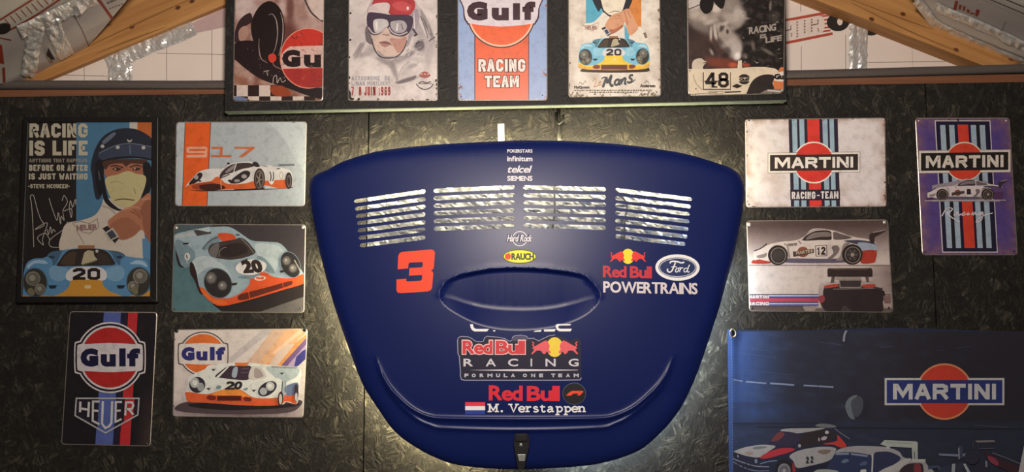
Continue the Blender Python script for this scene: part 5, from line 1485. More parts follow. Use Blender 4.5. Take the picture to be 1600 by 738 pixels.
p.sp([(200, 520), (330, 500), (390, 520), (440, 545), (300, 560), (205, 550)], (150, 62, 36)).sp([(250, 522), (380, 512), (440, 540), (380, 558), (270, 556)], (60, 30, 26)).line([(405, 480), (408, 548)], 7, (220, 150, 110))
p.sp([(400, 440), (440, 395), (500, 364), (600, 355), (650, 368), (640, 385), (560, 402), (500, 425), (430, 446), (400, 470)], (62, 48, 48)).sp([(440, 418), (490, 378), (520, 368), (500, 400), (450, 430)], (140, 130, 130)).line([(520, 362), (500, 425)], 6, WB)
p.sp([(640, 356), (670, 348), (695, 382), (660, 384)], DK).ell(461, 360, 11, 7, DK).line([(452, 372), (430, 395)], 4, (120, 110, 110)).line([(400, 470), (470, 440)], 7, DK)
for L_ in ([(166, 515), (200, 468), (240, 430), (268, 436), (258, 470), (215, 505)], [(470, 500), (520, 450), (580, 414), (622, 424), (612, 462), (560, 498), (510, 510)]): p.sp(L_, (44, 36, 38))
p.ell(222, 462, 16, 18, (150, 146, 146)).ell(578, 456, 20, 16, (156, 152, 150)).ell(525, 488, 22, 12, (140, 136, 136)).ell(250, 490, 10, 6, DK).ell(470, 488, 12, 9, DK)
p.ell(692, 476, 42, 80, (60, 46, 42)).ell(694, 478, 33, 68, (104, 92, 84)).ell(690, 480, 25, 55, (52, 42, 40))
for a in range(0, 360, 72): p.line([(690, 480), (690 + 24 * math.cos(math.radians(a)), 480 + 52 * math.sin(math.radians(a)))], 7, (140, 128, 118))
p.ell(910, 488, 26, 62, (50, 40, 38)).ell(912, 490, 17, 46, (100, 90, 86)).ell(910, 490, 10, 30, (50, 42, 42))
p.ell(781, 465, 23, 52, (214, 212, 210)).line([(772, 420), (778, 460), (772, 492)], 8, DK, smooth=True).line([(794, 420), (798, 460), (790, 490)], 7, DK, smooth=True).ring(854, 448, 13, 26, 4, (150, 140, 136))
p.poly([(834, 366), (952, 362), (954, 376), (836, 380)], (104, 108, 112)).line([(820, 400), (845, 398)], 7, DK).line([(720, 378), (755, 382)], 8, (150, 146, 146))
p.part('wear_print').chips(q, 60, [(66, 56, 50), (44, 36, 32), (90, 78, 70)], 21, 1.2, 1.5)
p.build(t, sf, M['print'])

# ---- front of the pale blue car
q = [(271.6, 350), (478, 351), (475.7, 489.3), (267.8, 488)]
t, sf, L = tin_sign(q, 0, 'tin sign filled by a pale blue racing car with orange nose on dark ground')
p = Print(.86, clip=L); face(p, L, (60, 54, 58)); p.fr(260, 335, 4.474)
p.part('painted_background').poly([(30, 65), (340, 65), (300, 100), (30, 150)], (78, 94, 100)).poly([(30, 150), (120, 120), (260, 540), (420, 690), (30, 690)], (84, 118, 126)).poly([(400, 690), (960, 560), (975, 690)], (96, 92, 92))
p.part('car_print')
B1, B2, B3, OG = (152, 172, 182), (118, 140, 152), (178, 192, 198), (208, 82, 40)
p.poly([(320, 630), (480, 618), (966, 470), (966, 575), (640, 688), (400, 690)], (40, 34, 34))
p.sp([(56, 150), (130, 122), (190, 108), (300, 92), (420, 86), (480, 108), (545, 152), (600, 184), (700, 192), (785, 200), (830, 235), (862, 278), (930, 370), (966, 430), (966, 478), (820, 525), (640, 580), (480, 622), (380, 640), (310, 612), (255, 560), (225, 500), (195, 430), (165, 370), (110, 370), (80, 330), (62, 250)], B1)
p.sp([(60, 240), (70, 180), (130, 200), (200, 270), (190, 330), (150, 370), (100, 360)], B2).poly([(58, 150), (185, 125), (210, 150), (70, 165)], (176, 182, 184)).poly([(190, 112), (300, 96), (315, 135), (215, 152)], (74, 68, 70)).poly([(200, 105), (300, 88), (310, 118), (295, 125)], B3)
p.sp([(180, 330), (260, 290), (350, 320), (420, 380), (460, 450), (400, 400), (300, 370), (220, 420), (190, 400)], B3).sp([(620, 210), (720, 205), (790, 225), (830, 275), (790, 300), (760, 400), (700, 330), (640, 290)], B3).sp([(640, 290), (700, 320), (760, 410), (700, 400), (640, 340)], B2)
p.sp([(250, 240), (290, 190), (350, 150), (380, 180), (310, 215), (280, 250)], B2).line([(255, 245), (300, 190), (360, 160)], 8, (90, 90, 96), smooth=True)
p.sp([(358, 138), (430, 132), (470, 145), (486, 165), (478, 184), (395, 190)], OG)
p.sp([(292, 245), (320, 208), (390, 190), (470, 178), (518, 164), (560, 185), (600, 230), (622, 268), (570, 296), (460, 318), (360, 308), (310, 290)], (62, 52, 50)).sp([(300, 250), (330, 212), (370, 205), (350, 300), (312, 286)], (104, 100, 100)).sp([(380, 230), (500, 200), (560, 230), (560, 270), (450, 300), (390, 290)], (44, 34, 34)).line([(368, 300), (372, 260), (400, 235), (420, 232)], 6, (120, 112, 108), smooth=True).line([(520, 168), (575, 220), (612, 272)], 6, (120, 116, 114))
p.sp([(162, 370), (170, 335), (190, 350), (210, 410), (228, 500), (255, 562), (230, 545), (195, 460), (170, 420)], (46, 30, 30)).sp([(65, 250), (80, 290), (100, 350), (125, 372), (90, 365), (70, 310)], (46, 38, 40)).line([(132, 290), (150, 350)], 12, (150, 156, 156)).ell(146, 296, 20, 26, (196, 198, 196)).line([(140, 285), (146, 312)], 7, (60, 50, 50)).poly([(115, 200), (158, 198), (152, 210), (118, 212)], (30, 26, 30))
p.sp([(233, 515), (262, 520), (310, 560), (360, 582), (430, 588), (500, 562), (555, 522), (585, 475), (580, 420), (650, 405), (700, 410), (735, 432), (800, 446), (880, 446), (964, 420), (966, 480), (820, 528), (640, 582), (480, 625), (380, 642), (315, 616), (258, 562)], OG).sp([(240, 520), (270, 530), (330, 590), (400, 600), (420, 630), (340, 625), (265, 565)], (222, 104, 44))
p.sp([(498, 590), (510, 565), (560, 548), (700, 512), (860, 468), (882, 480), (860, 500), (720, 545), (580, 590), (520, 602)], (92, 38, 26)).line([(575, 545), (582, 588)], 5, OG).line([(812, 482), (818, 512)], 5, OG)
p.sp([(500, 436), (590, 425), (640, 410), (660, 440), (580, 452), (520, 450)], B2).poly([(690, 395), (745, 380), (720, 405)], B2)
p.ell(592, 370, 108, 54, (222, 218, 216), -6).text('20', 520, 320, 662, 410, DK, 9, shear=.0, slope=-.04, warp=lambda u, w, X, Y: (X + (1 - w) * 22 - 4, Y + (1 - w) * 4))
p.ell(655, 447, 40, 17, (222, 196, 190), -4).text('Gulf', 626, 437, 684, 456, OG, 2)
for cx, cy, rx, ry, rot, lamps in ((360, 482, 92, 106, -32, ((312, 445, 40), (392, 500, 33))), (868, 352, 62, 92, -24, ((840, 325, 31), (885, 378, 30)))):
    p.ell(cx, cy, rx * 1.06, ry * 1.05, B2, rot).ell(cx, cy, rx, ry, (44, 40, 42), rot)
    for lx, ly, lr in lamps: p.ell(lx, ly, lr, lr * 1.05, (86, 82, 80)).ell(lx, ly, lr * .7, lr * .75, (116, 112, 108)).ell(lx - 4, ly - 4, lr * .3, lr * .3, (160, 156, 150))
p.line([(895, 320), (925, 375), (935, 400)], 6, (170, 168, 166), smooth=True)
p.poly([(452, 482), (498, 478), (490, 494), (462, 500)], DK).poly([(790, 396), (830, 388), (832, 402), (800, 410)], DK).poly([(480, 140), (510, 140), (512, 148), (490, 148)], (40, 36, 38)).poly([(548, 315), (572, 312), (560, 322)], DK)
p.part('wear_print').chips(q, 30, [(110, 100, 94), (60, 52, 48)], 22, .9, 1.5)
p.build(t, sf, M['print'])
SCR = simple('pale_screw', (190, 182, 172), .4, .4)
screws(t, [(275.3, 356.2), (473, 355.6)], 0, SCR, .0036)
screws(t, [(272.5, 483.5), (469.5, 482.5)], 0, M['black'], .0018)

# ---- emblem and shield sign
q = [(109, 486.5), (246, 488), (235.2, 698), (95.5, 695)]
t, sf, L = tin_sign(q, 0, 'black tin sign with blue and red stripes, round fuel emblem and shield')
p = Print(.9, clip=L); face(p, L, (30, 26, 30)); p.fr(90, 475, 3.141)
p.part('painted_background').qfield(inset(q, 2), 30, 40, lambda u, v, x, y: mixc((28, 24, 30), (70, 56, 52), max(0, u - .8) * 4 * max(0, v - .45) * 2 + .25 * max(0, fbm(x, y, 20, 3)) ))
p.part('stripe_print').poly([(228, 30), (312, 30), (270, 710), (184, 710)], (84, 98, 164)).poly([(312, 30), (346, 30), (304, 710), (270, 710)], (34, 30, 52)).poly([(348, 30), (394, 30), (354, 710), (304, 710)], (188, 46, 52))
p.part('round_emblem'); gulf(p, 257, 264, 168, (176, 40, 40), (26, 24, 60), (206, 200, 204), (24, 20, 34), ratio=1.04)
p.part('shield_emblem')
sh_ = [(92, 464), (399, 464), (394, 545), (235, 634), (86, 549)]
p.poly(sh_, (36, 32, 44)).poly([(203, 464), (286, 464), (276, 612), (235, 634), (196, 612)], (84, 98, 164)).poly([(330, 464), (378, 464), (370, 558), (325, 584)], (180, 50, 56)).line(sh_, 7, (176, 174, 180), closed=True)
w = (200, 198, 202)
p.line([(112, 480), (110, 532)], 11, w).line([(154, 482), (150, 556)], 11, w).line([(112, 514), (152, 520)], 11, w)
p.line([(206, 480), (174, 480), (172, 575), (206, 592)], 10, w).line([(174, 524), (200, 526)], 10, w)
p.line([(222, 478), (218, 590), (234, 610), (252, 602), (264, 586), (268, 478)], 11, w)
p.line([(316, 482), (286, 482), (284, 580), (314, 566)], 10, w).line([(286, 526), (310, 524)], 10, w)
p.line([(332, 548), (336, 484), (366, 484), (372, 500), (364, 516), (336, 518)], 10, w).line([(350, 518), (372, 545)], 10, w)
p.part('wear_print').chips(q, 40, [(80, 70, 64), (60, 52, 50)], 23, 1.0, 1.5)
p.build(t, sf, M['print'])
screws(t, [(229, 693.5)], 0, M['black'], .0018)

# ---- white emblem sign with car 20
q = [(271.8, 515), (481, 513.6), (474, 653.4), (269.5, 651.5)]
t, sf, L = tin_sign(q, 0, 'white tin sign with round fuel emblem above a white and orange car numbered 20')
p = Print(1.06, clip=L); face(p, L, (198, 188, 186)); p.fr(255, 500, 4.472)
def bgg(u, v, x, y):
    c = mixc((204, 194, 190), (176, 170, 172), max(0, u - .35) * (1 - v) * 1.4)
    if v > .78: c = mixc(c, (120, 102, 108), min(1, (v - .78) * 6) * (1 - abs(u - .5) * .9))
    return c
p.part('painted_background').qfield(inset(q, 1.5), 40, 30, bgg)
for pts_, col in (([(700, 65), (780, 65), (480, 300), (420, 300)], (178, 170, 172)), ([(770, 65), (860, 65), (640, 330), (560, 330)], (190, 160, 142)), ([(860, 65), (985, 65), (1000, 90), (740, 330), (640, 330)], (204, 158, 124)), ([(1005, 100), (1005, 150), (820, 330), (700, 330)], (206, 140, 84)),
                  ([(830, 170), (920, 170), (790, 330), (730, 330)], (190, 170, 160)), ([(1005, 120), (1005, 200), (880, 330), (815, 330)], (104, 80, 120)), ([(1005, 165), (1005, 240), (930, 330), (860, 330)], (160, 140, 170)), ([(1005, 200), (1000, 270), (940, 325), (915, 325), (930, 260), (970, 220)], (58, 56, 120)), ([(960, 65), (1000, 65), (780, 240), (760, 230)], (214, 176, 150))): p.poly(pts_, col)
p.part('round_emblem'); gulf(p, 279, 238, 176, (206, 104, 48), (44, 44, 108), (206, 198, 194), (84, 74, 70), ratio=.93)
p.part('car_print')
p.sp([(80, 625), (160, 575), (400, 580), (700, 590), (945, 560), (960, 600), (860, 650), (500, 660), (200, 650)], (74, 62, 66)).sp([(180, 590), (400, 575), (800, 590), (940, 575), (900, 610), (500, 632), (240, 615)], (36, 28, 32))
CB, CD, CO = (208, 210, 206), (160, 172, 176), (204, 88, 48)
p.sp([(160, 525), (168, 460), (180, 405), (230, 372), (290, 345), (320, 318), (420, 306), (500, 302), (620, 302), (760, 318), (870, 324), (950, 336), (968, 370), (955, 440), (945, 540), (930, 590), (860, 575), (820, 595), (600, 600), (300, 580), (180, 572)], CB)
p.sp([(160, 540), (164, 505), (300, 520), (380, 500), (430, 488), (520, 485), (560, 500), (640, 545), (790, 545), (860, 520), (940, 515), (935, 560), (925, 590), (860, 570), (800, 598), (600, 600), (300, 580), (180, 574)], CO).sp([(380, 500), (430, 486), (520, 484), (570, 515), (600, 540), (400, 530), (340, 525)], (222, 136, 60))
p.sp([(720, 330), (860, 328), (950, 340), (930, 400), (860, 440), (850, 520), (820, 560), (830, 430), (780, 400)], CD).sp([(850, 470), (940, 440), (935, 510), (870, 530)], (96, 110, 140)).poly([(755, 322), (940, 330), (930, 342), (760, 336)], (130, 136, 140))
p.sp([(362, 398), (400, 360), (450, 328), (520, 322), (615, 328), (600, 415), (500, 418), (420, 408)], (58, 44, 58)).sp([(480, 395), (490, 340), (520, 332), (510, 400)], (150, 162, 178)).sp([(620, 328), (680, 335), (720, 390), (700, 410), (600, 415)], (190, 184, 180)).sp([(640, 340), (675, 350), (700, 395), (640, 405)], (150, 140, 140)).poly([(370, 400), (450, 328), (462, 328), (388, 404)], CB).poly([(500, 300), (604, 300), (580, 324), (505, 322)], (198, 110, 56)).line([(545, 345), (600, 340)], 7, (90, 76, 90)).line([(540, 370), (598, 368)], 7, (90, 76, 90))
p.ell(238, 455, 56, 56, (46, 42, 56), 30).ell(220, 440, 32, 36, (170, 172, 172)).ell(262, 470, 24, 30, (150, 154, 156)).ell(222, 440, 18, 20, (206, 206, 204))
p.ell(728, 482, 72, 44, (46, 42, 56), -32).ell(748, 465, 30, 32, (176, 178, 178)).ell(700, 500, 26, 26, (160, 162, 164)).ell(746, 465, 16, 17, (208, 208, 206))
p.text('2', 430, 430, 498, 488, (40, 34, 36), 4.5, shear=.25).text('0', 490, 430, 546, 488, (40, 34, 36), 4.5, shear=.25)
p.sp([(370, 470), (385, 458), (405, 464), (400, 482), (375, 484)], (110, 140, 146)).sp([(558, 488), (580, 474), (592, 480), (580, 494)], (110, 140, 146))
for x, y in ((316, 484), (632, 496), (350, 350), (828, 376)): p.poly([(x - 16, y - 6), (x + 18, y - 8), (x + 2, y + 9)], (52, 52, 60))
p.rect(376, 530, 548, 566, (120, 40, 32)).rect(382, 535, 542, 562, (70, 26, 24)).sp([(302, 545), (320, 528), (362, 532), (366, 556), (330, 562)], (110, 38, 30)).sp([(562, 545), (580, 538), (615, 550), (612, 568), (570, 566)], (110, 38, 30))
p.sp([(806, 520), (826, 500), (838, 530), (832, 590), (812, 600), (800, 570)], (56, 42, 46)).ell(820, 555, 11, 36, (180, 170, 166)).ell(930, 510, 16, 62, (52, 46, 52)).ell(930, 540, 10, 30, (170, 170, 176)).line([(835, 430), (828, 500)], 7, (70, 80, 90)).line([(850, 420), (862, 500), (850, 560)], 6, (120, 130, 140), smooth=True)
p.part('wear_print').chips(q, 50, [(60, 50, 44), (90, 78, 70)], 24, 1.3, 1.5)
p.build(t, sf, M['print'])
screws(t, [(276, 517.5), (476, 516)], 0, M['black'], .0042, 'nail_head')

# ---- white emblem sign with stripes (right)
q = [(1164, 186.2), (1383.2, 183.8), (1385.4, 323.4), (1165.6, 324.8)]
t, sf, L = tin_sign(q, 0, 'weathered white tin sign with red ball emblem on vertical blue and red stripes')
p = Print(1.3, clip=L); face(p, L, (200, 190, 188))
p.part('painted_background').qfield(inset(q, 1.4), 44, 30, lambda u, v, x, y: mixc((204, 196, 196), (150, 124, 112), max(0, max(abs(u - .5) * 2 - .88, (abs(v - .5) * 2 - .86) * .8)) * 6 * (.6 + fbm(x, y, 14, 6)) + .35 * max(0, fbm(x, y, 30, 1.5))))
p.fr(1150, 175, 4.612); p.part('stripe_print')
NV2, LB, RD = (44, 34, 50), (140, 164, 178), (196, 56, 48)
def vs_(x0, x1, col, y0=35, y1=695): p.poly([(x0 + 18 * (y0 - 40) / 650, y0), (x1 + 18 * (y0 - 40) / 650, y0), (x1 + 18 * (y1 - 40) / 650, y1), (x0 + 18 * (y1 - 40) / 650, y1)], col)
vs_(378, 732, NV2)
for a, b in ((402, 438), (455, 490), (622, 658), (672, 704)): vs_(a, b, LB)
vs_(512, 600, RD); vs_(376, 734, NV2, 560, 638)
p.part('ball_emblem'); martini(p, 562, 365, 634, 116, 141, (192, 54, 46), (50, 42, 38), (216, 208, 200), (110, 104, 90), -.012)
p.part('lettering_print').block('RACING', 402, 576, 572, 628, (206, 198, 196), .2, slope=-.006, gap=.12).block('TEAM', 612, 573, 738, 625, (206, 198, 196), .2, gap=.12).rect(584, 598, 602, 606, (206, 198, 196))
p.part('wear_print').chips(q, 120, [(120, 92, 80), (90, 70, 60), (150, 126, 112), (66, 50, 44)], 31, 1.7, 3.5)
p.build(t, sf, M['print'])
screws(t, [(1170, 319.5)], 0, M['black'], .0018)

# ---- side view of coupe number 12
def coupe(p, white, dark, grey, red, blue, number=True):
    p.sp([(112, 352), (130, 325), (170, 318), (232, 330), (250, 352), (180, 358)], red)
    p.sp([(130, 330), (126, 290), (135, 262), (190, 240), (260, 212), (340, 196), (430, 188), (490, 160), (540, 112), (600, 102), (690, 112), (780, 140), (860, 165), (940, 178), (1000, 196), (1010, 250), (1008, 320), (985, 352), (900, 352), (780, 340), (640, 330), (400, 335), (250, 340), (170, 325)], white)
    p.sp([(780, 192), (860, 185), (960, 195), (1006, 215), (1006, 300), (920, 300), (890, 230), (820, 205)], (70, 68, 84)).sp([(880, 205), (1004, 218), (1006, 262), (905, 262)], blue).sp([(905, 270), (1008, 262), (1006, 330), (985, 352), (900, 350)], red)
    p.sp([(480, 188), (530, 138), (590, 118), (680, 122), (692, 180), (600, 186)], dark).sp([(505, 182), (545, 140), (600, 128), (672, 130), (680, 160), (600, 165)], mixc(dark, white, .45)).sp([(702, 128), (760, 142), (830, 168), (790, 180), (702, 180)], mixc(dark, white, .3)).line([(692, 115), (696, 185)], 11, white)
    p.line([(470, 190), (530, 128), (600, 108), (690, 114), (780, 140), (840, 170)], 6, mixc(white, dark, .4), smooth=True)
    p.sp([(255, 330), (400, 318), (640, 322), (760, 320), (800, 345), (640, 352), (380, 350)], (92, 84, 100))
    p.line([(130, 265), (180, 245), (222, 212)], 9, dark, smooth=True).sp([(150, 300), (200, 285), (222, 280), (210, 310), (160, 315)], mixc(white, dark, .5)).line([(450, 190), (470, 215)], 6, (90, 76, 70))
    p.line([(345, 215), (370, 230), (385, 320)], 12, mixc(white, dark, .35), smooth=True).sp([(690, 235), (730, 225), (745, 260), (700, 315), (660, 320), (700, 280)], mixc(white, dark, .6)).sp([(750, 300), (775, 215), (830, 205), (775, 250), (770, 325), (720, 330)], mixc(white, dark, .45))
    for cx, cy, r in ((302, 295, 68), (838, 290, 70)):
        p.ell(cx, cy, r * 1.06, r * 1.06, (60, 48, 46)).ell(cx, cy + 2, r, r, (34, 28, 28)).ring(cx + 3, cy + 3, r * .78, r * .82, 7, (130, 116, 108)).ell(cx + 2, cy + 2, r * .62, r * .66, (60, 52, 50))
    for a in range(0, 360, 60): p.line([(840, 292), (840 + 40 * math.cos(math.radians(a)), 292 + 42 * math.sin(math.radians(a)))], 8, (96, 84, 80))
    p.ell(840, 292, 13, 13, (150, 136, 126))
    p.poly([(962, 190), (960, 150), (985, 128), (1070, 112), (1078, 122), (1000, 165), (996, 215), (975, 210)], (56, 44, 44)).line([(985, 132), (1072, 114)], 7, (150, 132, 124))
    p.ell(482, 272, 40, 38, (130, 76, 56)).poly([(410, 270), (560, 248), (562, 278), (412, 308)], (72, 56, 50))
    if number:
        p.text('MARTINI', 432, 268, 552, 292, (170, 150, 130), 2, slope=-.14)
        p.poly([(570, 225), (655, 220), (658, 300), (574, 305)], (110, 96, 90)).poly([(576, 230), (650, 226), (652, 296), (580, 300)], (206, 192, 184)).block('12', 584, 234, 645, 292, (40, 32, 32), .22, gap=.18)
    else: p.text('12', 590, 225, 640, 290, (40, 32, 32), 8)
q = [(1166.2, 344.8), (1387.6, 343.2), (1396, 488.6), (1170.6, 486.8)]
t, sf, L = tin_sign(q, 0, 'tin sign with a white coupe numbered 12 in side view above its dark tail view')
p = Print(1.0, clip=L); face(p, L, (150, 132, 126))
def bgp(u, v, x, y):
    if v < .5:
        c = mixc((84, 66, 64), (200, 184, 178), max(0, (v - .05) * 2.6))
        return mixc(c, (204, 190, 184), max(0, (u - .86) * 3) * v * 2)
    c = (196, 182, 176)
    c = mixc(c, (120, 102, 98), max(0, (u - .8) * 4) * (1 - abs(v - .6)))
    if v > .95: c = mixc(c, (80, 66, 62), .8)
    return c
p.part('painted_background').qfield(inset(q, 1.3), 40, 40, bgp)
p.fr(1150, 335, 4.612); p.line([(80, 368), (1120, 370)], 5, (96, 80, 76)).poly([(90, 660), (500, 660), (480, 705), (95, 705)], (92, 78, 74)).poly([(480, 665), (600, 645), (560, 705), (500, 705)], (150, 136, 130))
p.part('side_view_print'); coupe(p, (208, 194, 186), (52, 40, 40), (120, 108, 104), (166, 58, 44), (150, 160, 176))
p.text('PORSCHE', 372, 212, 440, 232, (120, 104, 98), 2, slope=-.1)
p.part('tail_view_print')
D1, D2 = (46, 36, 38), (68, 56, 58)
p.sp([(600, 600), (600, 520), (650, 500), (740, 480), (900, 480), (1000, 490), (1050, 510), (1056, 620), (1040, 705), (800, 700), (640, 690)], D2).sp([(640, 540), (1040, 540), (1056, 640), (1040, 705), (860, 705), (780, 660), (740, 705), (640, 690)], D1)
p.sp([(600, 510), (660, 490), (740, 480), (745, 500), (640, 520), (625, 620), (598, 600)], (170, 156, 152)).sp([(900, 480), (1000, 488), (1055, 505), (1050, 530), (990, 520), (900, 515)], (160, 146, 142)).poly([(745, 476), (905, 474), (900, 525), (750, 525)], (60, 50, 50)).line([(745, 476), (905, 474), (900, 528), (750, 528)], 7, (140, 126, 120), closed=True)
p.sp([(640, 515), (720, 502), (735, 520), (650, 532)], (170, 66, 52)).sp([(915, 508), (1000, 505), (990, 530), (920, 528)], (170, 66, 52)).line([(700, 540), (1000, 535)], 6, (120, 106, 104))
p.poly([(658, 404), (664, 390), (975, 388), (984, 404), (984, 450), (660, 450)], (52, 40, 40)).poly([(684, 392), (960, 390), (960, 400), (684, 402)], (80, 66, 64)).poly([(720, 455), (900, 450), (905, 468), (715, 472)], (150, 134, 126)).poly([(690, 450), (715, 450), (705, 495), (680, 495)], (90, 76, 76)).poly([(930, 450), (955, 450), (960, 490), (940, 490)], (90, 76, 76))
p.sp([(590, 600), (630, 585), (640, 620), (610, 640)], (140, 60, 70)).line([(1050, 580), (1112, 580)], 4, (60, 50, 60)).poly([(1060, 590), (1115, 590), (1115, 640), (1070, 640)], (120, 92, 90))
p.part('stripe_print').poly([(96, 576), (594, 576), (594, 660), (98, 660)], (120, 118, 160))
for y0, y1, c in ((576, 583, (40, 36, 60)), (583, 592, (176, 184, 206)), (592, 606, (70, 74, 120)), (606, 632, (176, 66, 84)), (632, 640, (60, 60, 100)), (640, 648, (176, 184, 206)), (648, 660, (90, 92, 140))): p.rect(96, y0, 594, y1, c)
p.part('lettering_print').rect(96, 584, 240, 608, (120, 104, 120)).block('MARTINI', 86, 585, 236, 607, (222, 212, 208), .24, gap=.2).rect(96, 632, 240, 658, (120, 104, 120)).block('RACING', 84, 633, 238, 656, (222, 212, 208), .24, gap=.2)
p.part('wear_print').chips(q, 40, [(100, 84, 76), (70, 58, 52), (140, 124, 116)], 32, 1.0, 1.8)
p.build(t, sf, M['print'])
screws(t, [(1171, 351), (1382.3, 347.5)], 0, SCR, .0042)
screws(t, [(1174.3, 482), (1388.6, 481.5)], 0, M['black'], .0026)

# ---- purple emblem sign
q = [(1429.8, 184.2), (1577.6, 184), (1590.3, 399), (1440.8, 399)]
t, sf, L = tin_sign(q, 0, 'purple tin sign with red ball emblem, striped panel and small white coupe')
p = Print(1.12, clip=L); face(p, L, (96, 72, 100))
p.part('painted_background').qfield(inset(q, 1.4), 36, 46, lambda u, v, x, y: mixc((80, 62, 122), (116, 86, 104), max(0, max(abs(u - .5), abs(v - .5)) * 2 - .78) * 5 * (.7 + fbm(x, y, 12, 9)) + .3 * max(0, fbm(x, y, 26, 3.5))))
p.fr(1420, 175, 3.139); p.part('stripe_print')
def vq(x0, x1, col, y0, y1): p.poly([(x0 + 36 * (y0 - 45) / 640, y0), (x1 + 36 * (y0 - 45) / 640, y0), (x1 + 36 * (y1 - 45) / 640, y1), (x0 + 36 * (y1 - 45) / 640, y1)], col)
vq(127, 400, (196, 188, 190), 42, 690); vq(132, 396, (30, 26, 50), 46, 686)
for a, b in ((152, 178), (196, 222), (302, 328), (346, 372)): vq(a, b, (150, 166, 182), 64, 668)
vq(178, 196, (30, 28, 34), 60, 670); vq(328, 346, (30, 28, 34), 60, 670)
vq(238, 290, (196, 62, 44), 62, 668)
p.part('ball_emblem'); martini(p, 274, 243, 428, 88, 90, (196, 64, 44), (34, 28, 26), (206, 196, 186), (150, 130, 120), -.012)
p.part('car_print').sub(.4167, 39, .40, 288)
p.poly([(190, 330), (180, 180), (500, 120), (800, 130), (920, 200), (980, 380), (190, 380)], (140, 130, 140))
coupe(p, (200, 188, 190), (54, 46, 52), (120, 112, 116), (80, 50, 90), (90, 66, 110), False)
p.fr(1420, 175, 3.139); p.line([(78, 436), (475, 433)], 4, (180, 170, 172))
p.part('lettering_print')
for L_ in ([(162, 512), (180, 480), (196, 470), (214, 476), (200, 492), (186, 496), (214, 520), (250, 540)], [(240, 492), (226, 498), (222, 508), (236, 504), (242, 494), (246, 508), (256, 500)], [(276, 492), (262, 500), (264, 508), (284, 500)], [(292, 492), (288, 506), (300, 500)], [(308, 506), (314, 492), (316, 506), (326, 492), (330, 506), (342, 498)], [(362, 490), (346, 498), (350, 508), (364, 492), (356, 530), (330, 540), (360, 512), (412, 496)]): p.line(L_, 5, (206, 196, 200), smooth=True)
p.part('wear_print').chips(q, 110, [(96, 76, 84), (74, 58, 62), (120, 96, 100), (50, 40, 40)], 33, 2.0, 3.0)
p.build(t, sf, M['print'])
screws(t, [(1435.3, 189), (1572, 188.6)], 0, SCR, .0024)
screws(t, [(1446, 393.2), (1584.5, 393)], 0, M['black'], .0018)

# ---- fabric banner
t = empty('fabric_banner', U(1390, 830, 0)); tag(t, 'dark blue fabric banner with red ball emblem and rally cars, pinned low on the right', 'banner')
def fy(x, y):
    s = .0030 * math.sin((x - 1136) / 30.0 + .5 * math.sin(y / 70.0)) * math.exp(-(x - 1136) / 70.0) + .0016 * math.sin((x * .6 + y) / 60.0) + .0012 * math.sin((x - y * .3) / 42.0)
    return -.013 + s
Q = [(1136.5, 514), (1650, 516), (1652, 850), (1140, 850)]
def fq(u, v): return [Q[0][d] * (1 - u) * (1 - v) + Q[1][d] * u * (1 - v) + Q[2][d] * u * v + Q[3][d] * (1 - u) * v + (0 if d == 0 else 2.0 * math.sin(u * 9) * (1 - v)) for d in (0, 1)]
v, f, nx_, ny_ = [], [], 90, 60
for l in (.0, .0012):
    for j in range(ny_ + 1):
        for i in range(nx_ + 1):
            x, y = fq(i / nx_, j / ny_); v.append(U(x, y, fy(x, y) + l))
N_ = (nx_ + 1) * (ny_ + 1)
for b in (0, N_):
    for j in range(ny_):
        for i in range(nx_):
            a = b + j * (nx_ + 1) + i; f.append((a, a + 1, a + nx_ + 2, a + nx_ + 1))
ban_m = simple('banner_cloth', (26, 34, 62), .85, 0, 300, .15, .1)
mesh_obj('cloth', v, f, ban_m, t, smooth=True)
sf = lambda x, y, l=0.0: U(x, y, fy(x, y) - l - .0006)
p = Print(.95, clip=[(1137.5, 516.5), (1648, 518), (1650, 846), (1141, 846)])
def bgf(u, v, x, y):
    c = mixc((44, 74, 136), (36, 40, 62), min(1, u * 5.2))
    c = mixc(c, (32, 30, 42), min(1, max(0, u - .12) * 2.2))
    if v > .42: c = mixc(c, (34, 42, 66), .7)
    return mixc(c, (64, 82, 120), .5 * max(0, fbm(x * .25, y, 8, 4.4)) * (1 - u))
p.part('painted_background').qfield([(1138, 518), (1647, 519), (1649, 845), (1141.5, 845)], 70, 50, bgf)
p.fr(1120, 500, 3.1)
for L_, w in (([(80, 290), (125, 298)], 6), ([(140, 300), (240, 308)], 7), ([(258, 308), (375, 316)], 8), ([(420, 318), (490, 322)], 7), ([(492, 322), (565, 326)], 8)): p.line(L_, w, (122, 134, 164))
for L_, w in (([(80, 155), (290, 185)], 5), ([(90, 130), (250, 150)], 4), ([(500, 108), (610, 122)], 6), ([(790, 132), (858, 130)], 6), ([(1160, 138), (1235, 128)], 4), ([(1060, 150), (1110, 146)], 3), ([(100, 240), (400, 270)], 3), ([(250, 75), (275, 70)], 5)): p.line(L_, w, (74, 84, 112), taper=True)
p.line([(630, 48), (618, 75), (615, 105)], 10, (130, 134, 146), smooth=True).sp([(622, 420), (640, 380), (680, 365), (660, 400), (655, 440), (668, 482), (640, 470)], (98, 106, 116)).sp([(650, 400), (690, 370), (710, 400), (700, 450), (668, 470)], (66, 70, 80))
p.field(62, 400, 520, 500, 24, 8, lambda u, v, x, y: mixc((44, 68, 122), (34, 40, 62), u * 1.05 + .25 * nz(x, y, 40, 2) + abs(v - .45) * .5)).line([(200, 520), (700, 524), (1480, 530)], 5, (22, 22, 34)).line([(1250, 512), (1410, 522)], 5, (60, 62, 80))
p.part('ball_emblem'); martini(p, 1103, 348, 560, 112, 128, (190, 56, 40), (30, 44, 108), (188, 188, 190), (176, 176, 170), 0.0, border=.06, ringc=(206, 130, 90))
p.part('rally_car_print').fr(1130, 640, 6.667)
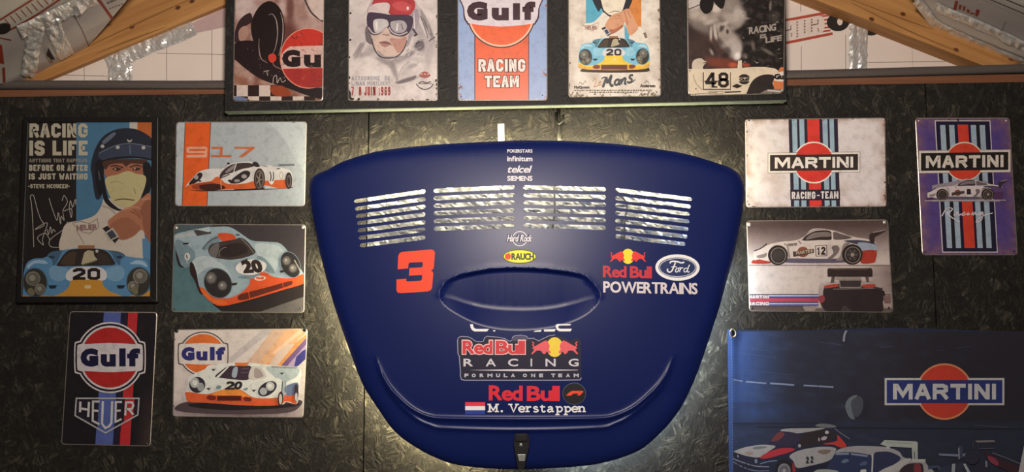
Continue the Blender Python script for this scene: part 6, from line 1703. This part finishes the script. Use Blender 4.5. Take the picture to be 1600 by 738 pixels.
W1, W2, NB, RR2 = (156, 157, 162), (118, 126, 146), (32, 38, 66), (160, 44, 54)
p.sp([(90, 530), (110, 440), (230, 390), (400, 365), (480, 350), (560, 250), (620, 212), (760, 198), (1060, 192), (1160, 205), (1260, 320), (1300, 400), (1260, 480), (1100, 560), (760, 640), (700, 720), (120, 720)], NB)
p.sp([(600, 225), (660, 202), (900, 196), (1060, 195), (960, 222), (820, 245), (720, 250)], (150, 152, 156)).sp([(960, 175), (1010, 148), (1130, 160), (1180, 185), (1080, 192)], (104, 108, 116)).line([(1160, 200), (1240, 260), (1320, 310)], 8, (110, 116, 130))
p.sp([(490, 340), (560, 250), (620, 228), (800, 262), (790, 340), (700, 385), (560, 370)], (44, 36, 66)).sp([(500, 330), (560, 252), (600, 235), (640, 262), (580, 320)], (110, 52, 60)).sp([(800, 370), (830, 262), (1000, 215), (1120, 215), (1190, 280), (1060, 350), (860, 395)], (42, 34, 42))
p.sp([(1040, 360), (1180, 330), (1190, 270), (1250, 330), (1285, 385), (1230, 400), (1150, 370)], (184, 56, 48)).ell(1080, 240, 20, 18, (176, 172, 180)).sp([(1020, 305), (1040, 285), (1080, 285), (1070, 315), (1030, 322)], (166, 164, 174)).ell(998, 315, 10, 20, (150, 140, 150)).ell(795, 380, 16, 18, (150, 150, 160))
p.sp([(110, 440), (230, 395), (390, 370), (480, 372), (545, 388), (470, 440), (380, 500), (260, 490), (160, 460)], W1).sp([(310, 400), (380, 385), (460, 392), (400, 412), (330, 418)], (104, 112, 124)).sp([(220, 458), (270, 440), (320, 455), (270, 478)], (150, 130, 126))
p.sp([(385, 500), (470, 445), (600, 405), (720, 405), (735, 430), (600, 475), (440, 515)], (170, 44, 60)).sp([(690, 490), (760, 440), (900, 405), (1050, 390), (1160, 400), (1172, 435), (1110, 530), (900, 590), (770, 610), (730, 540)], W1).sp([(980, 440), (1040, 420), (1120, 425), (1100, 455), (1040, 470)], (120, 106, 100)).block('22', 862, 495, 940, 568, (40, 40, 50), .22, slope=-.1, gap=.2)
p.sp([(95, 440), (180, 470), (340, 515), (390, 570), (330, 580), (180, 540), (95, 490)], (28, 36, 62)).line([(95, 510), (180, 545), (330, 590), (480, 600)], 12, W2, smooth=True).line([(100, 545), (200, 600), (330, 640), (480, 640)], 9, (110, 124, 150), smooth=True).line([(340, 520), (345, 560)], 26, (120, 130, 146)).line([(380, 570), (470, 545), (560, 535)], 10, (110, 130, 164), smooth=True)
for x in (150, 200, 240, 280): p.line([(x, 560), (x + 12, 625)], 10, (28, 32, 50))
p.line([(150, 478), (156, 500)], 8, (180, 180, 190))
p.ell(635, 625, 95, 108, (24, 22, 32)).ell(635, 640, 66, 76, (126, 124, 134)).ell(635, 640, 50, 58, (96, 96, 108)).ell(635, 640, 18, 20, (150, 150, 156)).sp([(720, 560), (745, 600), (760, 660), (730, 690)], (140, 40, 50)).sp([(760, 640), (1000, 590), (1150, 540), (1110, 620), (900, 690), (760, 700)], (26, 30, 54))
p.part('coupe_print')
p.sp([(1100, 640), (1160, 480), (1200, 420), (1340, 385), (1500, 382), (1700, 395), (1830, 440), (1880, 500), (2010, 530), (2090, 520), (2110, 560), (2120, 720), (900, 720), (960, 660)], (150, 150, 156))
p.sp([(1060, 640), (1140, 500), (1180, 455), (1320, 445), (1500, 470), (1545, 500), (1540, 720), (1040, 720)], (36, 48, 84)).line([(1170, 465), (1310, 462)], 22, (120, 132, 158)).line([(1330, 464), (1505, 488)], 20, (120, 132, 158)).sp([(1230, 545), (1280, 515), (1310, 540), (1260, 560)], (96, 112, 140)).sp([(1420, 570), (1480, 540), (1500, 570), (1440, 590)], (70, 86, 120))
p.sp([(1565, 470), (1660, 440), (1760, 452), (1850, 510), (1770, 580), (1640, 640), (1565, 660)], (36, 42, 76)).line([(1558, 470), (1548, 720)], 16, (180, 180, 186)).sp([(1640, 640), (1780, 575), (1880, 520), (1960, 520), (1850, 620), (1700, 700), (1600, 720)], (168, 168, 170)).sp([(1840, 640), (1900, 580), (2000, 560), (2080, 580), (2060, 720), (1840, 720)], (44, 30, 44)).sp([(1990, 580), (2050, 575), (2060, 700), (2000, 710)], (120, 44, 56))
p.poly([(1635, 365), (1680, 320), (2010, 335), (2026, 345), (2026, 530), (1970, 530), (1965, 400), (1740, 390), (1735, 415), (1700, 410), (1700, 385)], (164, 172, 168)).poly([(1965, 520), (2110, 520), (2105, 552), (1970, 545)], (170, 176, 170)).line([(1700, 345), (1960, 356)], 5, (110, 118, 120)).line([(1990, 440), (1996, 520)], 10, (70, 74, 90))
p.sp([(900, 720), (960, 640), (1040, 625), (1140, 632), (1200, 650), (1190, 720)], (150, 158, 156)).sp([(1430, 635), (1480, 625), (1490, 650), (1440, 660)], (190, 196, 190))
p.part('single_seater_print').fr(1360, 640, 6.667)
p.poly([(708, 460), (920, 468), (1100, 445), (1104, 480), (925, 495), (720, 482)], (110, 118, 142)).poly([(912, 385), (940, 375), (960, 395), (965, 510), (925, 520)], (56, 60, 84)).line([(920, 400), (925, 520)], 12, (130, 136, 150)).ell(1060, 500, 80, 75, (36, 38, 56)).poly([(1090, 325), (1290, 320), (1300, 342), (1110, 348)], (112, 110, 116)).poly([(1060, 330), (1090, 335), (1080, 420), (1060, 420)], (50, 46, 56))
p.sp([(1180, 450), (1260, 470), (1400, 540), (1560, 610), (1560, 720), (1420, 640), (1260, 560)], (52, 26, 40)).sp([(1220, 490), (1290, 505), (1335, 560), (1320, 590), (1250, 550)], (128, 50, 72)).line([(1270, 455), (1420, 510), (1560, 570)], 12, (92, 92, 106), smooth=True).line([(1130, 410), (1290, 408)], 10, (84, 84, 96))
p.ell(900, 590, 34, 60, (32, 32, 50)).poly([(850, 570), (885, 565), (880, 720), (840, 720)], (140, 148, 160)).poly([(965, 570), (990, 565), (1040, 650), (1010, 660)], (150, 156, 166)).poly([(890, 560), (960, 560), (985, 720), (900, 720)], (44, 46, 68)).ell(1150, 640, 90, 70, (34, 36, 54)).poly([(1195, 540), (1215, 535), (1220, 600), (1200, 600)], (120, 122, 134)).line([(600, 610), (700, 600), (730, 640)], 30, (54, 66, 92), smooth=True)
p.sp([(730, 620), (820, 580), (840, 640), (800, 700), (730, 700)], (40, 46, 70))
p.poly([(1600, 380), (1640, 260), (1900, 260), (1900, 720), (1530, 720)], (170, 168, 170))
p.build(t, sf, M['cloth'], dice=8.0, layer=.00005)
gm = [U(1145 + 5.0 * math.cos(2 * math.pi * k / 24), 521 + 6.0 * math.sin(2 * math.pi * k / 24), fy(1145, 521) - .0022) for k in range(24)]
tube('grommet', gm, .0019, M['brass'], t, n=8, closed=True)
dome('grommet_hole', U(1145, 521, fy(1145, 521) - .001), .0056, .0006, M['gap'], t, 16, 2)
hm = Print(.95); hm.part('hem')
hm.poly([(1136.8, 516), (1143, 516.5), (1146, 846), (1140.3, 846)], (52, 78, 136))
for i in range(70): hm.line([(1143.1 + i * .045, 528 + i * 4.5), (1143.1 + i * .045, 530.2 + i * 4.5)], .7, (110, 136, 180))
hm.build(t, lambda x, y, l=0.0: U(x, y, fy(x, y) - l - .0035 - .0), M['cloth'], dice=10.0)

# ------------------------------------------------------------------ tidy up
for o in bpy.data.objects:
    if 'org' in o: del o['org']
